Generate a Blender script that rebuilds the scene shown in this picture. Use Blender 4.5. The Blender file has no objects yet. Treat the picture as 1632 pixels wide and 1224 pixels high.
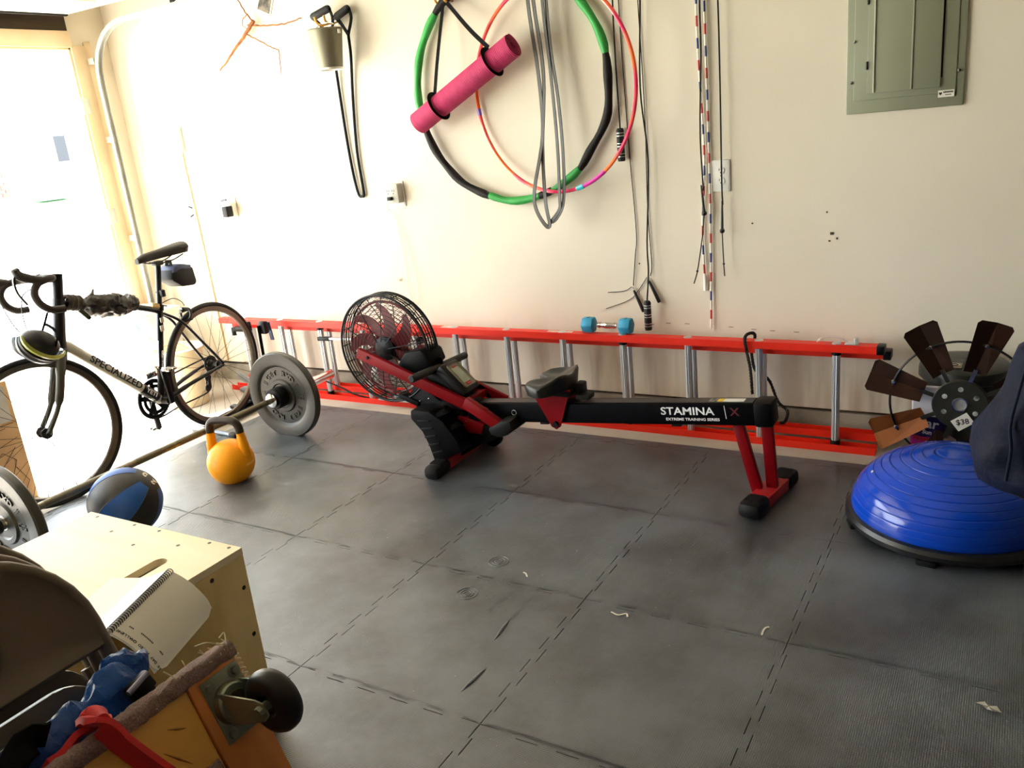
import bpy, bmesh, math, random
from mathutils import Vector, Matrix, noise
random.seed(7)
PI = math.pi
S = bpy.context.scene
COL = S.collection

# ---------------------------------------------------------------- camera
cam_d = bpy.data.cameras.new('camera')
cam = bpy.data.objects.new('camera', cam_d)
COL.objects.link(cam)
YAW, PITCH, ROLL = -0.5564410488, -0.3024479664, -0.1031744264
cy_, sy_, cp_, sp_ = math.cos(YAW), math.sin(YAW), math.cos(PITCH), math.sin(PITCH)
fw = Vector((sy_*cp_, cy_*cp_, sp_)); rt0 = Vector((cy_, -sy_, 0)); up0 = rt0.cross(fw)
cr_, sr_ = math.cos(ROLL), math.sin(ROLL)
rt = cr_*rt0 + sr_*up0; upv = -sr_*rt0 + cr_*up0
CAM = Vector((1.68740135, -2.63629705, 1.43033369))
m = Matrix((rt, upv, -fw)).transposed().to_4x4()
m.translation = CAM
cam.matrix_world = m
cam_d.sensor_width = 36.0
cam_d.lens = 1348.1394/1632*36.0
cam_d.clip_start = .05; cam_d.clip_end = 300
S.camera = cam

# ---------------------------------------------------------------- light and exposure
wd = bpy.data.worlds.new('sky'); S.world = wd; wd.use_nodes = True
nt = wd.node_tree
bg = nt.nodes['Background']
bg.inputs[0].default_value = (0.87, 0.94, 1.0, 1)
bg.inputs[1].default_value = 5.0
sun_d = bpy.data.lights.new('sun', 'SUN'); sun_d.energy = 20; sun_d.angle = math.radians(.6)
sun_d.color = (1, .97, .92)
sun = bpy.data.objects.new('sun', sun_d); COL.objects.link(sun)
sun.rotation_euler = Vector((0.50, -0.05, -0.86)).to_track_quat('-Z', 'Y').to_euler()
sun.location = (-8, 0, 12)
S.view_settings.view_transform = 'Standard'; S.view_settings.look = 'None'
S.view_settings.exposure = 1.5; S.view_settings.gamma = 1.0
S.view_settings.use_curve_mapping = False
S.cycles.max_bounces = 10; S.cycles.diffuse_bounces = 6

# ---------------------------------------------------------------- materials
def lin(h):
    h = h.lstrip('#')
    o = []
    for i in (0, 2, 4):
        c = int(h[i:i+2], 16)/255
        o.append(c/12.92 if c <= .04045 else ((c+.055)/1.055)**2.4)
    return (*o, 1)
MC = {}
def mat(name, c1, c2=None, scale=8, rough=.5, metal=0, bump=0, bscale=200, spec=.5, sharp=(.35, .65),
        stretch=(1, 1, 1), coat=0, detail=6, bdist=.002, sheen=0, trans=0):
    """procedural: two colours mixed by noise, optional fine bump"""
    if name in MC: return MC[name]
    m = bpy.data.materials.new(name); m.use_nodes = True
    n, l = m.node_tree.nodes, m.node_tree.links
    b = n['Principled BSDF']
    b.inputs['Roughness'].default_value = rough; b.inputs['Metallic'].default_value = metal
    b.inputs['Specular IOR Level'].default_value = spec
    if coat: b.inputs['Coat Weight'].default_value = coat
    if sheen: b.inputs['Sheen Weight'].default_value = sheen
    if trans: b.inputs['Transmission Weight'].default_value = trans
    tc = n.new('ShaderNodeTexCoord'); mp = n.new('ShaderNodeMapping')
    mp.inputs['Scale'].default_value = stretch
    l.new(tc.outputs['Object'], mp.inputs['Vector'])
    nz = n.new('ShaderNodeTexNoise'); nz.inputs['Scale'].default_value = scale; nz.inputs['Detail'].default_value = detail
    l.new(mp.outputs[0], nz.inputs['Vector'])
    rp = n.new('ShaderNodeValToRGB')
    rp.color_ramp.elements[0].position = sharp[0]; rp.color_ramp.elements[1].position = sharp[1]
    rp.color_ramp.elements[0].color = lin(c1); rp.color_ramp.elements[1].color = lin(c2 or c1)
    l.new(nz.outputs['Fac'], rp.inputs['Fac']); l.new(rp.outputs['Color'], b.inputs['Base Color'])
    if bump:
        n2 = n.new('ShaderNodeTexNoise'); n2.inputs['Scale'].default_value = bscale; n2.inputs['Detail'].default_value = 4
        l.new(mp.outputs[0], n2.inputs['Vector'])
        bp = n.new('ShaderNodeBump'); bp.inputs['Strength'].default_value = bump; bp.inputs['Distance'].default_value = bdist
        l.new(n2.outputs['Fac'], bp.inputs['Height']); l.new(bp.outputs['Normal'], b.inputs['Normal'])
    MC[name] = m
    return m

# ---------------------------------------------------------------- mesh helpers
def frame(d, up=Vector((0, 0, 1))):
    d = d.normalized()
    if abs(d.dot(up)) > .98: up = Vector((0, 1, 0)) if abs(d.y) < .9 else Vector((1, 0, 0))
    x = up.cross(d).normalized(); return x, d.cross(x)
def V(*a): return Vector(a[0] if len(a) == 1 else a)
def smoothpts(pts, n=6, closed=False):
    """Catmull-Rom through the points"""
    P = [V(p) for p in pts]; out = []; k = len(P)
    for i in range(k if closed else k-1):
        p0 = P[(i-1) % k] if (closed or i > 0) else P[0]*2-P[1]
        p1, p2 = P[i], P[(i+1) % k]
        p3 = P[(i+2) % k] if (closed or i+2 < k) else P[-1]*2-P[-2]
        for j in range(n):
            t = j/n
            out.append(.5*((2*p1)+(p2-p0)*t+(2*p0-5*p1+4*p2-p3)*t*t+(3*p1-p0-3*p2+p3)*t**3))
    if not closed: out.append(P[-1])
    return out
class MB:
    def __init__(s, M=None): s.bm = bmesh.new(); s.M = M or Matrix()
    def _v(s, co): return s.bm.verts.new(s.M @ V(co))
    def _f(s, vs):
        try: return s.bm.faces.new(vs)
        except ValueError: return None
    def box(s, c, d, R=None, bev=0, seg=2):
        t = bmesh.new(); bmesh.ops.create_cube(t, size=1)
        for v in t.verts: v.co = V(v.co.x*d[0], v.co.y*d[1], v.co.z*d[2])
        if bev: bmesh.ops.bevel(t, geom=t.edges[:]+t.verts[:], offset=bev, segments=seg, affect='EDGES', profile=.5)
        X = Matrix.Translation(V(c)) @ (R.to_4x4() if R else Matrix())
        s._merge(t, X); return s
    def _merge(s, t, X=Matrix()):
        mp = {v: s._v(X @ v.co) for v in t.verts}
        for f in t.faces: s._f([mp[v] for v in f.verts])
        t.free()
    def beam(s, p0, p1, w, h, up=(0, 0, 1), bev=0, ext=0):
        """rectangular bar from p0 to p1, w across, h along up"""
        p0, p1 = V(p0), V(p1); d = (p1-p0); L = d.length+ext*2; d.normalize()
        u = V(up); u = (u-d*u.dot(d)).normalized(); x = u.cross(d)
        R = Matrix((d, d.cross(u)*-1 if False else u.cross(d), u)).transposed()
        return s.box((p0+p1)/2, (L, w, h), R, bev)
    def prism(s, pts, o, ux, uy, depth, bev=0):
        """closed 2D outline in the plane (o, ux, uy) extruded along ux x uy by depth"""
        o, ux, uy = V(o), V(ux).normalized(), V(uy).normalized(); nn = ux.cross(uy)
        t = bmesh.new()
        a = [t.verts.new(o+ux*p[0]+uy*p[1]) for p in pts]
        f = t.faces.new(a)
        r = bmesh.ops.extrude_face_region(t, geom=[f])
        for v in [g for g in r['geom'] if isinstance(g, bmesh.types.BMVert)]: v.co += nn*depth
        bmesh.ops.recalc_face_normals(t, faces=t.faces[:])
        if bev: bmesh.ops.bevel(t, geom=t.edges[:], offset=bev, segments=2, affect='EDGES', profile=.5)
        s._merge(t); return s
    def sweep(s, pts, prof, closed=False, up=None, scale=None, cap=True):
        P = [V(p) for p in pts]; k = len(P); rings = []
        tans = []
        for i in range(k):
            a = P[(i-1) % k] if (closed or i > 0) else P[i]
            b = P[(i+1) % k] if (closed or i < k-1) else P[i]
            tans.append((b-a).normalized() if (b-a).length > 1e-9 else V(0, 0, 1))
        x, y = frame(tans[0], V(up) if up else V(0, 0, 1))
        for i in range(k):
            d = tans[i]
            if up:
                x, y = frame(d, V(up))
            elif i:
                q = tans[i-1].rotation_difference(d); x = q @ x; x = (x-d*x.dot(d)).normalized(); y = d.cross(x)
            sc = scale[i] if scale else 1
            rings.append([s._v(P[i]+x*(px*sc)+y*(py*sc)) for px, py in prof])
        n = len(prof)
        for i in range(k if closed else k-1):
            A, B = rings[i], rings[(i+1) % k]
            for j in range(n): s._f([A[j], A[(j+1) % n], B[(j+1) % n], B[j]])
        if cap and not closed:
            s._f(rings[0][::-1]); s._f(rings[-1])
        return s
    def tube(s, pts, r, seg=8, closed=False, radii=None, cap=True):
        prof = [(math.cos(2*PI*j/seg)*r, math.sin(2*PI*j/seg)*r) for j in range(seg)]
        return s.sweep(pts, prof, closed, None, [q/r for q in radii] if radii else None, cap)
    def cyl(s, p0, p1, r, r1=None, seg=16):
        return s.tube([p0, p1], r, seg, radii=[r, r if r1 is None else r1])
    def ribbon(s, pts, w, th, up=(0, 1, 0), closed=False):
        return s.sweep(pts, [(-w/2, -th/2), (w/2, -th/2), (w/2, th/2), (-w/2, th/2)], closed, up)
    def lathe(s, prof, o, ax=(0, 0, 1), seg=32, xdir=None, a0=0, a1=2*PI):
        o, ax = V(o), V(ax).normalized(); x, y = frame(ax, V(xdir)) if xdir else frame(ax)
        full = abs(a1-a0-2*PI) < 1e-6; k = seg if full else seg+1; rings = []
        for i in range(k):
            a = a0+(a1-a0)*i/seg; d = x*math.cos(a)+y*math.sin(a)
            rings.append([s._v(o+ax*z+d*max(r, 1e-5)) for r, z in prof])
        for i in range(seg):
            A, B = rings[i], rings[(i+1) % k]
            for j in range(len(prof)-1): s._f([A[j], B[j], B[j+1], A[j+1]])
        return s
    def ball(s, c, r, sc=(1, 1, 1), seg=24, R=None):
        t = bmesh.new(); bmesh.ops.create_uvsphere(t, u_segments=seg, v_segments=seg//2, radius=r)
        X = Matrix.Translation(V(c)) @ (R.to_4x4() if R else Matrix()) @ Matrix.Diagonal((*sc, 1))
        s._merge(t, X); return s
    def torus(s, c, ax, R, r, seg=48, ps=8):
        x, y = frame(V(ax)); c = V(c)
        return s.tube([c+x*R*math.cos(2*PI*i/seg)+y*R*math.sin(2*PI*i/seg) for i in range(seg)], r, ps, True)
    def blob(s, pts, radii, seg=14, amp=.15, freq=12, flat=1, up=None, seed=0, n=5, crease=0):
        """rounded lumpy cloth-like form along a path"""
        P = smoothpts(pts, n); k = len(P); rr = []
        for i in range(k):
            t = i/(k-1)*(len(radii)-1); a = int(min(t, len(radii)-2)); q = t-a
            rr.append(radii[a]*(1-q)+radii[a+1]*q)
        rings = []
        x, y = frame((P[1]-P[0]), V(up) if up else V(0, 0, 1))
        for i in range(k):
            d = (P[min(i+1, k-1)]-P[max(i-1, 0)]).normalized()
            if i: x = (x-d*x.dot(d)).normalized(); y = d.cross(x)
            ring = []
            for j in range(seg):
                a = 2*PI*j/seg; e = x*math.cos(a)+y*math.sin(a)*flat
                q = P[i]+e*rr[i]
                f = 1+amp*noise.noise(q*freq+V(seed, 0, 0))*2+amp*.5*noise.noise(q*freq*2.7+V(0, seed, 0))
                if crease: f += crease*(.35-abs(noise.noise(q*freq*1.6+V(seed, seed, 0))))+crease*.6*(.3-abs(noise.noise(q*freq*3.3+V(0, seed, seed))))
                ring.append(s._v(P[i]+e*rr[i]*f))
            rings.append(ring)
        for i in range(k-1):
            for j in range(seg): s._f([rings[i][j], rings[i][(j+1) % seg], rings[i+1][(j+1) % seg], rings[i+1][j]])
        s._f(rings[0][::-1]); s._f(rings[-1]); return s
    def text(s, txt, size, X, depth=.0008, align='CENTER', bold=0, sx=1):
        cu = bpy.data.curves.new('t', 'FONT'); cu.body = txt; cu.size = size; cu.extrude = depth/2
        cu.align_x = align; cu.align_y = 'CENTER'; cu.offset = bold; cu.resolution_u = 3
        o = bpy.data.objects.new('t', cu); COL.objects.link(o)
        dg = bpy.context.evaluated_depsgraph_get(); dg.update()
        me = bpy.data.meshes.new_from_object(o.evaluated_get(dg))
        t = bmesh.new(); t.from_mesh(me)
        s._merge(t, X @ Matrix.Diagonal((sx, 1, 1, 1)))
        bpy.data.objects.remove(o); bpy.data.curves.remove(cu); bpy.data.meshes.remove(me); return s
def axes(o, x, y):
    """matrix with local x, y along the given directions"""
    x = V(x).normalized(); y = V(y); y = (y-x*y.dot(x)).normalized(); z = x.cross(y)
    M = Matrix((x, y, z)).transposed().to_4x4(); M.translation = V(o); return M
RM = {}
def tag(o, label=None, cat=None, group=None, kind=None):
    if label: o['label'] = label
    if cat: o['category'] = cat
    if group: o['group'] = group
    if kind: o['kind'] = kind
    return o
def obj(name, mb, mt, parent=None, smooth=True, ang=35, label=None, recalc=True):
    """link the collected shapes as ONE mesh object; built in world coordinates, stored relative to the thing"""
    me = bpy.data.meshes.new(name)
    if recalc: bmesh.ops.recalc_face_normals(mb.bm, faces=mb.bm.faces[:])
    root = RM[parent.name] if parent else None
    if root is not None: mb.bm.transform(root.inverted())
    mb.bm.to_mesh(me); mb.bm.free()
    if smooth:
        me.polygons.foreach_set('use_smooth', [True]*len(me.polygons)); me.set_sharp_from_angle(angle=math.radians(ang))
    me.materials.append(mt)
    o = bpy.data.objects.new(name, me); COL.objects.link(o)
    if parent: o.parent = parent; RM[o.name] = root
    else: RM[o.name] = Matrix()
    if label: o['label'] = label
    return o
def solo(name, mb, mt, label, cat, loc, group=None, **k):
    """a thing that is a single mesh, its origin at loc"""
    L = Matrix.Translation(V(loc)); mb.bm.transform(L.inverted())
    o = obj(name, mb, mt, None, **k); o.location = V(loc); RM[o.name] = L
    return tag(o, label, cat, group)
def thing(name, label, cat, loc=(0, 0, 0), group=None, rz=0):
    o = bpy.data.objects.new(name, None); COL.objects.link(o); o.empty_display_size = .05
    o.location = V(loc); o.rotation_euler = (0, 0, rz)
    RM[o.name] = Matrix.Translation(V(loc)) @ Matrix.Rotation(rz, 4, 'Z')
    return tag(o, label, cat, group)
def struct(name, mb, mt, parent=None, **k):
    o = obj(name, mb, mt, parent, **k)
    if not parent: o['kind'] = 'structure'
    return o
def dup(root, loc, rz=0, label=None):
    r = root.copy(); COL.objects.link(r); r.location = V(loc); r.rotation_euler = (0, 0, rz)
    if label: r['label'] = label
    for ch in root.children:
        c = ch.copy(); COL.objects.link(c); c.parent = r
        for g in ch.children:
            d = g.copy(); COL.objects.link(d); d.parent = c
    return r
def Q(p): return (p[0], p[2])      # x, z of a point

# plain materials
BLACK = mat('black_plastic', '#060607', '#0b0b0d', 30, .42, spec=.2)
RUBBER = mat('black_rubber', '#0a0a0a', '#111111', 40, .55, bump=.2, bscale=300, spec=.2)
STEEL = mat('bright_steel', '#c9c9c6', '#b2b2b0', 30, .25, 1)
ALU = mat('aluminium', '#d9dadb', '#c6c7c8', 14, .34, .75, stretch=(1, 1, .1))
WHITE = mat('white_plastic', '#e8e6de', '#dedcd2', 10, .4)
CHROME = mat('chrome', '#d8d8d8', None, 10, .12, 1)
DARKSTEEL = mat('dark_steel', '#2a2a2b', '#3a3936', 30, .4, .8)
WHITEPRINT = mat('white_print', '#e9e9ea', None, 10, .5)
BLACKPRINT = mat('black_print', '#141414', None, 10, .5)
YELLOWHOOK = mat('yellow_coated_hook', '#d9a13a', '#c48a26', 20, .45)

# ================================================================ the room
WY = .95                # face of the long wall
LX = -3.18              # face of the garage door wall
def wall_material():
    m = mat('painted_drywall', '#e0d8c6', '#dad1bd', 1.2, .75, bump=.12, bscale=90, spec=.25)
    n, l = m.node_tree.nodes, m.node_tree.links
    b = n['Principled BSDF']; base = b.inputs['Base Color'].links[0].from_socket
    tc = n.new('ShaderNodeTexCoord'); sep = n.new('ShaderNodeSeparateXYZ'); l.new(tc.outputs['Object'], sep.inputs[0])
    # dirty streaks low on the wall: drips that stop about half a metre up
    mp = n.new('ShaderNodeMapping'); mp.inputs['Scale'].default_value = (7, 1, .9); l.new(tc.outputs['Object'], mp.inputs['Vector'])
    nz = n.new('ShaderNodeTexNoise'); nz.inputs['Scale'].default_value = 1.3; nz.inputs['Detail'].default_value = 3
    l.new(mp.outputs[0], nz.inputs['Vector'])
    r1 = n.new('ShaderNodeMapRange'); r1.inputs['From Min'].default_value = .5; r1.inputs['From Max'].default_value = .72
    l.new(nz.outputs['Fac'], r1.inputs['Value'])
    r2 = n.new('ShaderNodeMapRange'); r2.inputs['From Min'].default_value = .5; r2.inputs['From Max'].default_value = .25
    l.new(sep.outputs['Z'], r2.inputs['Value'])
    mu = n.new('ShaderNodeMath'); mu.operation = 'MULTIPLY'; l.new(r1.outputs[0], mu.inputs[0]); l.new(r2.outputs[0], mu.inputs[1])
    mu2 = n.new('ShaderNodeMath'); mu2.operation = 'MULTIPLY'; mu2.inputs[1].default_value = .6; l.new(mu.outputs[0], mu2.inputs[0])
    mx = n.new('ShaderNodeMix'); mx.data_type = 'RGBA'; mx.inputs[7].default_value = lin('#8f6c42')
    l.new(mu2.outputs[0], mx.inputs[0]); l.new(base, mx.inputs[6]); l.new(mx.outputs[2], b.inputs['Base Color'])
    return m
DRYWALL = wall_material()
CONC = mat('bare_concrete', '#b9b0a2', '#a29a8d', 3, .7, bump=.25, bscale=60, detail=10)
CURB = mat('curb_concrete', '#a69c8b', '#7d7567', 6, .85, bump=.5, bscale=70, detail=10)
TRIMW = mat('door_trim_paint', '#dcc6a4', '#d2ba95', 4, .55)
DOORW = mat('door_panel_paint', '#e8e4d8', '#e0dccf', 3, .5)
SHADEWOOD = mat('shaded_header_wood', '#5b4a30', '#2a1c10', 9, .8, stretch=(1, .12, 1), sharp=(.3, .6))  # dark header wood; the unlit shade over the opening is in its colours

struct('floor', MB().box((.2, -2.1, -.062), (6.8, 6.2, .1)), CONC)
struct('wall_back', MB().box((.16, WY+.05, 1.37), (6.9, .1, 2.51)), DRYWALL)
struct('baseboard_back', MB().box((.16, WY+.07, .043), (6.9, .13, .113)), CURB)
struct('trim_1', MB().box((.16, WY+.075, .108), (6.9, .1, .018)), mat('shaded_sill_wood', '#5a4327', '#33251a', 12, .9, stretch=(.1, 1, 1)))  # recessed sill; the gap shadow under the drywall is put into its brown
# the wall with the open garage door: a narrow return by the corner, the header, the far return
JY, DZ = .70, 2.09
wl = MB()
wl.box((LX-.07, (WY+JY)/2, 1.3), (.14, WY-JY, 2.62))
wl.box((LX-.07, -5.0, 1.3), (.14, 1.4, 2.62))
struct('wall_left', wl, DRYWALL)
struct('wall_header', MB().box((LX-.07, -1.8, (DZ+2.6)/2), (.14, 5.0, 2.6-DZ)), SHADEWOOD)
DARKWALL = mat('dark_unseen_wall', '#5b5145', '#3d352c', 3, .8)  # unseen walls, coloured dark to deepen contrast and dull reflections in black parts
struct('wall_right', MB().box((3.55, -2.1, 1.3), (.1, 6.2, 2.62)), DARKWALL)
struct('wall_front', MB().box((.2, -5.2, 1.3), (6.9, .1, 2.62)), DARKWALL)
struct('ceiling', MB().box((.2, -2.1, 2.65), (6.9, 6.3, .1)), mat('ceiling_paint', '#cfc8b8', '#c4bcaa', 2, .8))
jb = MB()
jb.box((LX-.07, JY-.012, 1.04), (.15, .024, 2.10), bev=.003)
jb.box((LX+.008, JY+.035, 1.04), (.018, .09, 2.10), bev=.003)
jb.box((LX+.006, JY+.10, 1.04), (.012, .045, 2.14), bev=.003)
struct('trim_2', jb, TRIMW)
hb = MB()
hb.box((LX-.07, -1.8, DZ-.012), (.15, 5.0, .024), bev=.003)
hb.box((LX+.008, -1.8, DZ+.035), (.018, 5.0, .09), bev=.003)
struct('trim_3', hb, TRIMW)
# raised sectional garage door
TRACK = mat('galvanised_track', '#c9cac2', '#b3b5ad', 9, .5, .5)
gd = tag(bpy.data.objects.new('door_1', None), kind='structure'); COL.objects.link(gd); RM['door_1'] = Matrix()
for i in range(4):
    pm = MB().box((-2.78+i*.535, -1.78, 2.262), (.525, 4.84, .045), bev=.006)
    for k in range(6): pm.box((-2.78+i*.535, -3.8+k*.8, 2.236), (.36, .62, .012), bev=.005)
    obj('door_section', pm, DOORW, gd)
obj('weather_strip', MB().box((-3.055, -1.78, 2.255), (.024, 4.84, .05), bev=.008), RUBBER, gd)
tp = [(LX+.075, .792, z) for z in (-.012, .5, 1.0, 1.6, 1.86)] + \
     [(LX+.075+.3*(1-math.cos(a)), .792, 1.88+.3*math.sin(a)) for a in [i*PI/16 for i in range(1, 8)]] + [(-2.8, .792, 2.185), (-.6, .792, 2.20)]
cprof = [(-.012, -.017), (.012, -.017), (.012, -.014), (-.008, -.014), (-.008, .014), (.012, .014), (.012, .017), (-.012, .017)]
obj('track', MB().sweep(tp, cprof, up=(0, 1, 0)), TRACK, gd)
tb = MB()
for z in (.35, .95, 1.55, 2.0): tb.box((LX+.035, .80, z), (.07, .05, .035), bev=.002)
obj('track_bracket', tb, TRACK, gd)
for z in (.3, 1.1, 1.75):
    obj('hinge_plate', MB().box((LX+.016, .70, z), (.006, .05, .09), bev=.001), TRACK, gd)
hg = MB().beam((-2.35, .792, 2.21), (-2.35, .792, 2.6), .004, .035, up=(1, 0, 0)).beam((-2.35, .80, 2.22), (-2.02, .87, 2.6), .035, .004)
obj('hanger', hg, DARKSTEEL, gd)

# ================================================================ outdoors
dv = MB()
prof = [(-3.32, -.03), (-4.4, -.02), (-7, .2), (-10, .45), (-13.2, .74)]
for (x0, z0), (x1, z1) in zip(prof, prof[1:]):
    dv._f([dv._v((x0, -16, z0)), dv._v((x0, 16, z0)), dv._v((x1, 16, z1)), dv._v((x1, -16, z1))])
struct('driveway', dv, mat('driveway_concrete', '#c9c4b8', '#bdb7aa', 2, .8))
lw = MB(); rr = []
for x, z in ((-13.2, .74), (-14.2, .85), (-40, .95)): rr.append([lw._v((x, y, z)) for y in (-30, 30)])
for a, b in zip(rr, rr[1:]): lw._f([a[0], a[1], b[1], b[0]])
struct('lawn', lw, mat('lawn_grass', '#5d8f4e', '#79a862', 30, .9, bump=.4, bscale=50))
hs = thing('neighbour_house', 'white house with a brick base and one dark window beyond the driveway', 'house', (-15, 6, .85))
HX = -14.4
obj('house_wall', MB().box((HX-.6, 6, 3.0), (1.0, 18, 3.2)).box((HX-.6, 6, 1.1), (.9, 18, .7)), mat('white_siding', '#efeee8', '#e6e4dc', 2, .7), hs)
wm = MB()
wp = [(-14.3, 7.5739, 1.9927), (-14.3, 7.8547, 1.9745), (-14.3, 7.8509, 1.4777), (-14.3, 7.5487, 1.4814)]
wy0, wy1, wz0, wz1 = min(p[1] for p in wp)+.05, max(p[1] for p in wp)-.02, 1.50, 1.98
wf = obj('window_frame', MB().box((HX-.09, (wy0+wy1)/2, (wz0+wz1)/2), (.06, wy1-wy0+.1, wz1-wz0+.1), bev=.01), WHITE, hs)
obj('window_pane', MB().box((HX-.055, (wy0+wy1)/2, (wz0+wz1)/2), (.02, wy1-wy0, wz1-wz0)), mat('dusky_glass', '#0d1116', '#131820', 2, .12), wf)
bk = MB()
for r in range(8):
    for c in range(30):
        y = 2.6+c*.142+(r % 2)*.07
        if y > 6.55: continue
        bk.box((HX-.09, y, 1.00+r*.07), (.05, .13, .058))
bo = obj('brick_base', bk, mat('far_red_brick', '#9a5248', '#b87466', 6, .8), hs, smooth=False); bo['kind'] = 'stuff'
ub = thing('utility_box', 'pale blue utility box on the grass beside the brick base', 'box', (-14.0, 6.95, .83))
obj('cabinet', MB().box((-14.0, 6.95, 1.0), (.4, .55, .34), bev=.02), mat('pale_blue_metal', '#a9c4d6', '#9ab8cc', 4, .5), ub)
obj('lid', MB().box((-14.0, 6.95, 1.185), (.44, .59, .03), bev=.01), mat('pale_blue_metal', '#a9c4d6'), ub)

# ================================================================ interlocking foam mats
def mat_material():
    m = mat('foam_mat', '#3b3d3e', '#2e3031', 3.2, .34, spec=1.0, coat=.12, detail=8, sharp=(.3, .7))
    n, l = m.node_tree.nodes, m.node_tree.links; b = n['Principled BSDF']
    tc = n.new('ShaderNodeTexCoord'); ge = n.new('ShaderNodeNewGeometry')
    # world-space blotches so that tiles sharing a mesh still wear differently
    nz = n.new('ShaderNodeTexNoise'); nz.inputs['Scale'].default_value = 2.4; nz.inputs['Detail'].default_value = 9; nz.inputs['Roughness'].default_value = .62
    l.new(ge.outputs['Position'], nz.inputs['Vector'])
    rp = n.new('ShaderNodeValToRGB'); rp.color_ramp.elements[0].position = .36; rp.color_ramp.elements[1].position = .62
    rp.color_ramp.elements[0].color = lin('#24282c'); rp.color_ramp.elements[1].color = lin('#575e64')
    l.new(nz.outputs['Fac'], rp.inputs['Fac']); l.new(rp.outputs['Color'], b.inputs['Base Color'])
    # woven thread-like relief
    h = []
    for ang in (.0, PI/2):
        mp = n.new('ShaderNodeMapping'); mp.inputs['Rotation'].default_value = (0, 0, ang); l.new(ge.outputs['Position'], mp.inputs['Vector'])
        wv = n.new('ShaderNodeTexWave'); wv.inputs['Scale'].default_value = 62; wv.inputs['Distortion'].default_value = .3
        l.new(mp.outputs[0], wv.inputs['Vector']); h.append(wv)
    ad = n.new('ShaderNodeMath'); ad.operation = 'ADD'; l.new(h[0].outputs['Fac'], ad.inputs[0]); l.new(h[1].outputs['Fac'], ad.inputs[1])
    bp = n.new('ShaderNodeBump'); bp.inputs['Strength'].default_value = .35; bp.inputs['Distance'].default_value = .0015
    l.new(ad.outputs[0], bp.inputs['Height']); l.new(bp.outputs['Normal'], b.inputs['Normal'])
    return m
FOAM = mat_material()
T = .61; NT = 11
def teeth(rev=False):
    """(t, offset) along one side of a tile: square teeth a little wider at the tip"""
    out = []
    step = T/NT
    for i in range(NT):
        a, s_ = i*step, (.010 if i % 2 else -.010)
        e = .003 if 0 < i < NT-1 else 0
        if i == 0: out += [(a, 0), (a+.03, 0)] ; out += [(a+step, s_ if 0 else 0)]
        elif i == NT-1: out += [(a, 0), (a+step, 0)]
        else: out += [(a-e, s_), (a+step+e, s_)]
    res = []
    for p in out:
        if not res or abs(res[-1][0]-p[0])+abs(res[-1][1]-p[1]) > 1e-6: res.append(p)
    return res
TE = teeth(); G_ = .0013
def tile_poly():
    P = []
    P += [(t, o+G_) for t, o in TE]                 # front (y = 0)
    P += [(T-G_+o, t) for t, o in TE]               # right
    P += [(t, T-G_+o) for t, o in TE[::-1]]         # back
    P += [(G_+o, t) for t, o in TE[::-1]]           # left
    R = []
    for p in P:
        if not R or (V(*R[-1])-V(*p)).length > 1e-4: R.append(p)
    if (V(*R[0])-V(*R[-1])).length < 1e-4: R.pop()
    return R
fm = thing('foam_floor_mat', 'dark grey interlocking foam mat tiles covering the garage floor', 'mat', (0, 0, -.012))
tmesh = None
for i in range(-3, 5):
    for j in range(-8, 1):
        if tmesh is None:
            tmb = MB(); tmb.prism(tile_poly(), (0, 0, -.012), (1, 0, 0), (0, 1, 0), .012)
            t0 = obj('tile', tmb, FOAM, fm, smooth=False); tmesh = t0.data
            o = t0
        else:
            o = bpy.data.objects.new('tile', tmesh); COL.objects.link(o); o.parent = fm; RM[o.name] = RM[fm.name]
        o.location = (i*T, j*T, random.uniform(-.0001, .0001))
emesh = None
for i in range(-3, 5):
    P = [(t, o+G_) for t, o in TE]+[(T-G_, .05), (G_, .05)]
    if emesh is None:
        o = obj('edge_strip', MB().prism(P, (0, 0, -.012), (1, 0, 0), (0, 1, 0), .012), FOAM, fm, smooth=False); emesh = o.data
    else: o = bpy.data.objects.new('edge_strip', emesh); COL.objects.link(o); o.parent = fm; RM[o.name] = RM[fm.name]
    o.location = (i*T, T, 0)
emesh = None
for j in range(-8, 1):
    P = [(-.05, G_), *[(o-G_, t) for t, o in TE], (-.05, T-G_)]
    if emesh is None:
        o = obj('edge_strip', MB().prism(P, (0, 0, -.012), (1, 0, 0), (0, 1, 0), .012), FOAM, fm, smooth=False); emesh = o.data
    else: o = bpy.data.objects.new('edge_strip', emesh); COL.objects.link(o); o.parent = fm; RM[o.name] = RM[fm.name]
    o.location = (-3*T, j*T, 0)
# pressed rings and puckered slits in the foam
for c in ((0.2355, -0.5049, 0), (0.2449, -0.7167, 0)):
    dm = MB()
    for r in (.034, .022, .012): dm.torus((c[0], c[1], .0004), (0, 0, 1), r, .0012, 28, 6)
    obj('dent_ring', dm, FOAM, fm)
for a, b in (((0.4582, -0.9007, 0), (0.4476, -0.7955, 0)), ((0.4956, -1.1334, 0), (0.5058, -1.0227, 0))):
    a, b = V(a), V(b); mid = (a+b)/2
    obj('pucker', MB().tube([a, (a+mid)/2, mid, (mid+b)/2, b], .006, 8, radii=[.0008, .005, .006, .005, .0008]), FOAM, fm)
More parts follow.
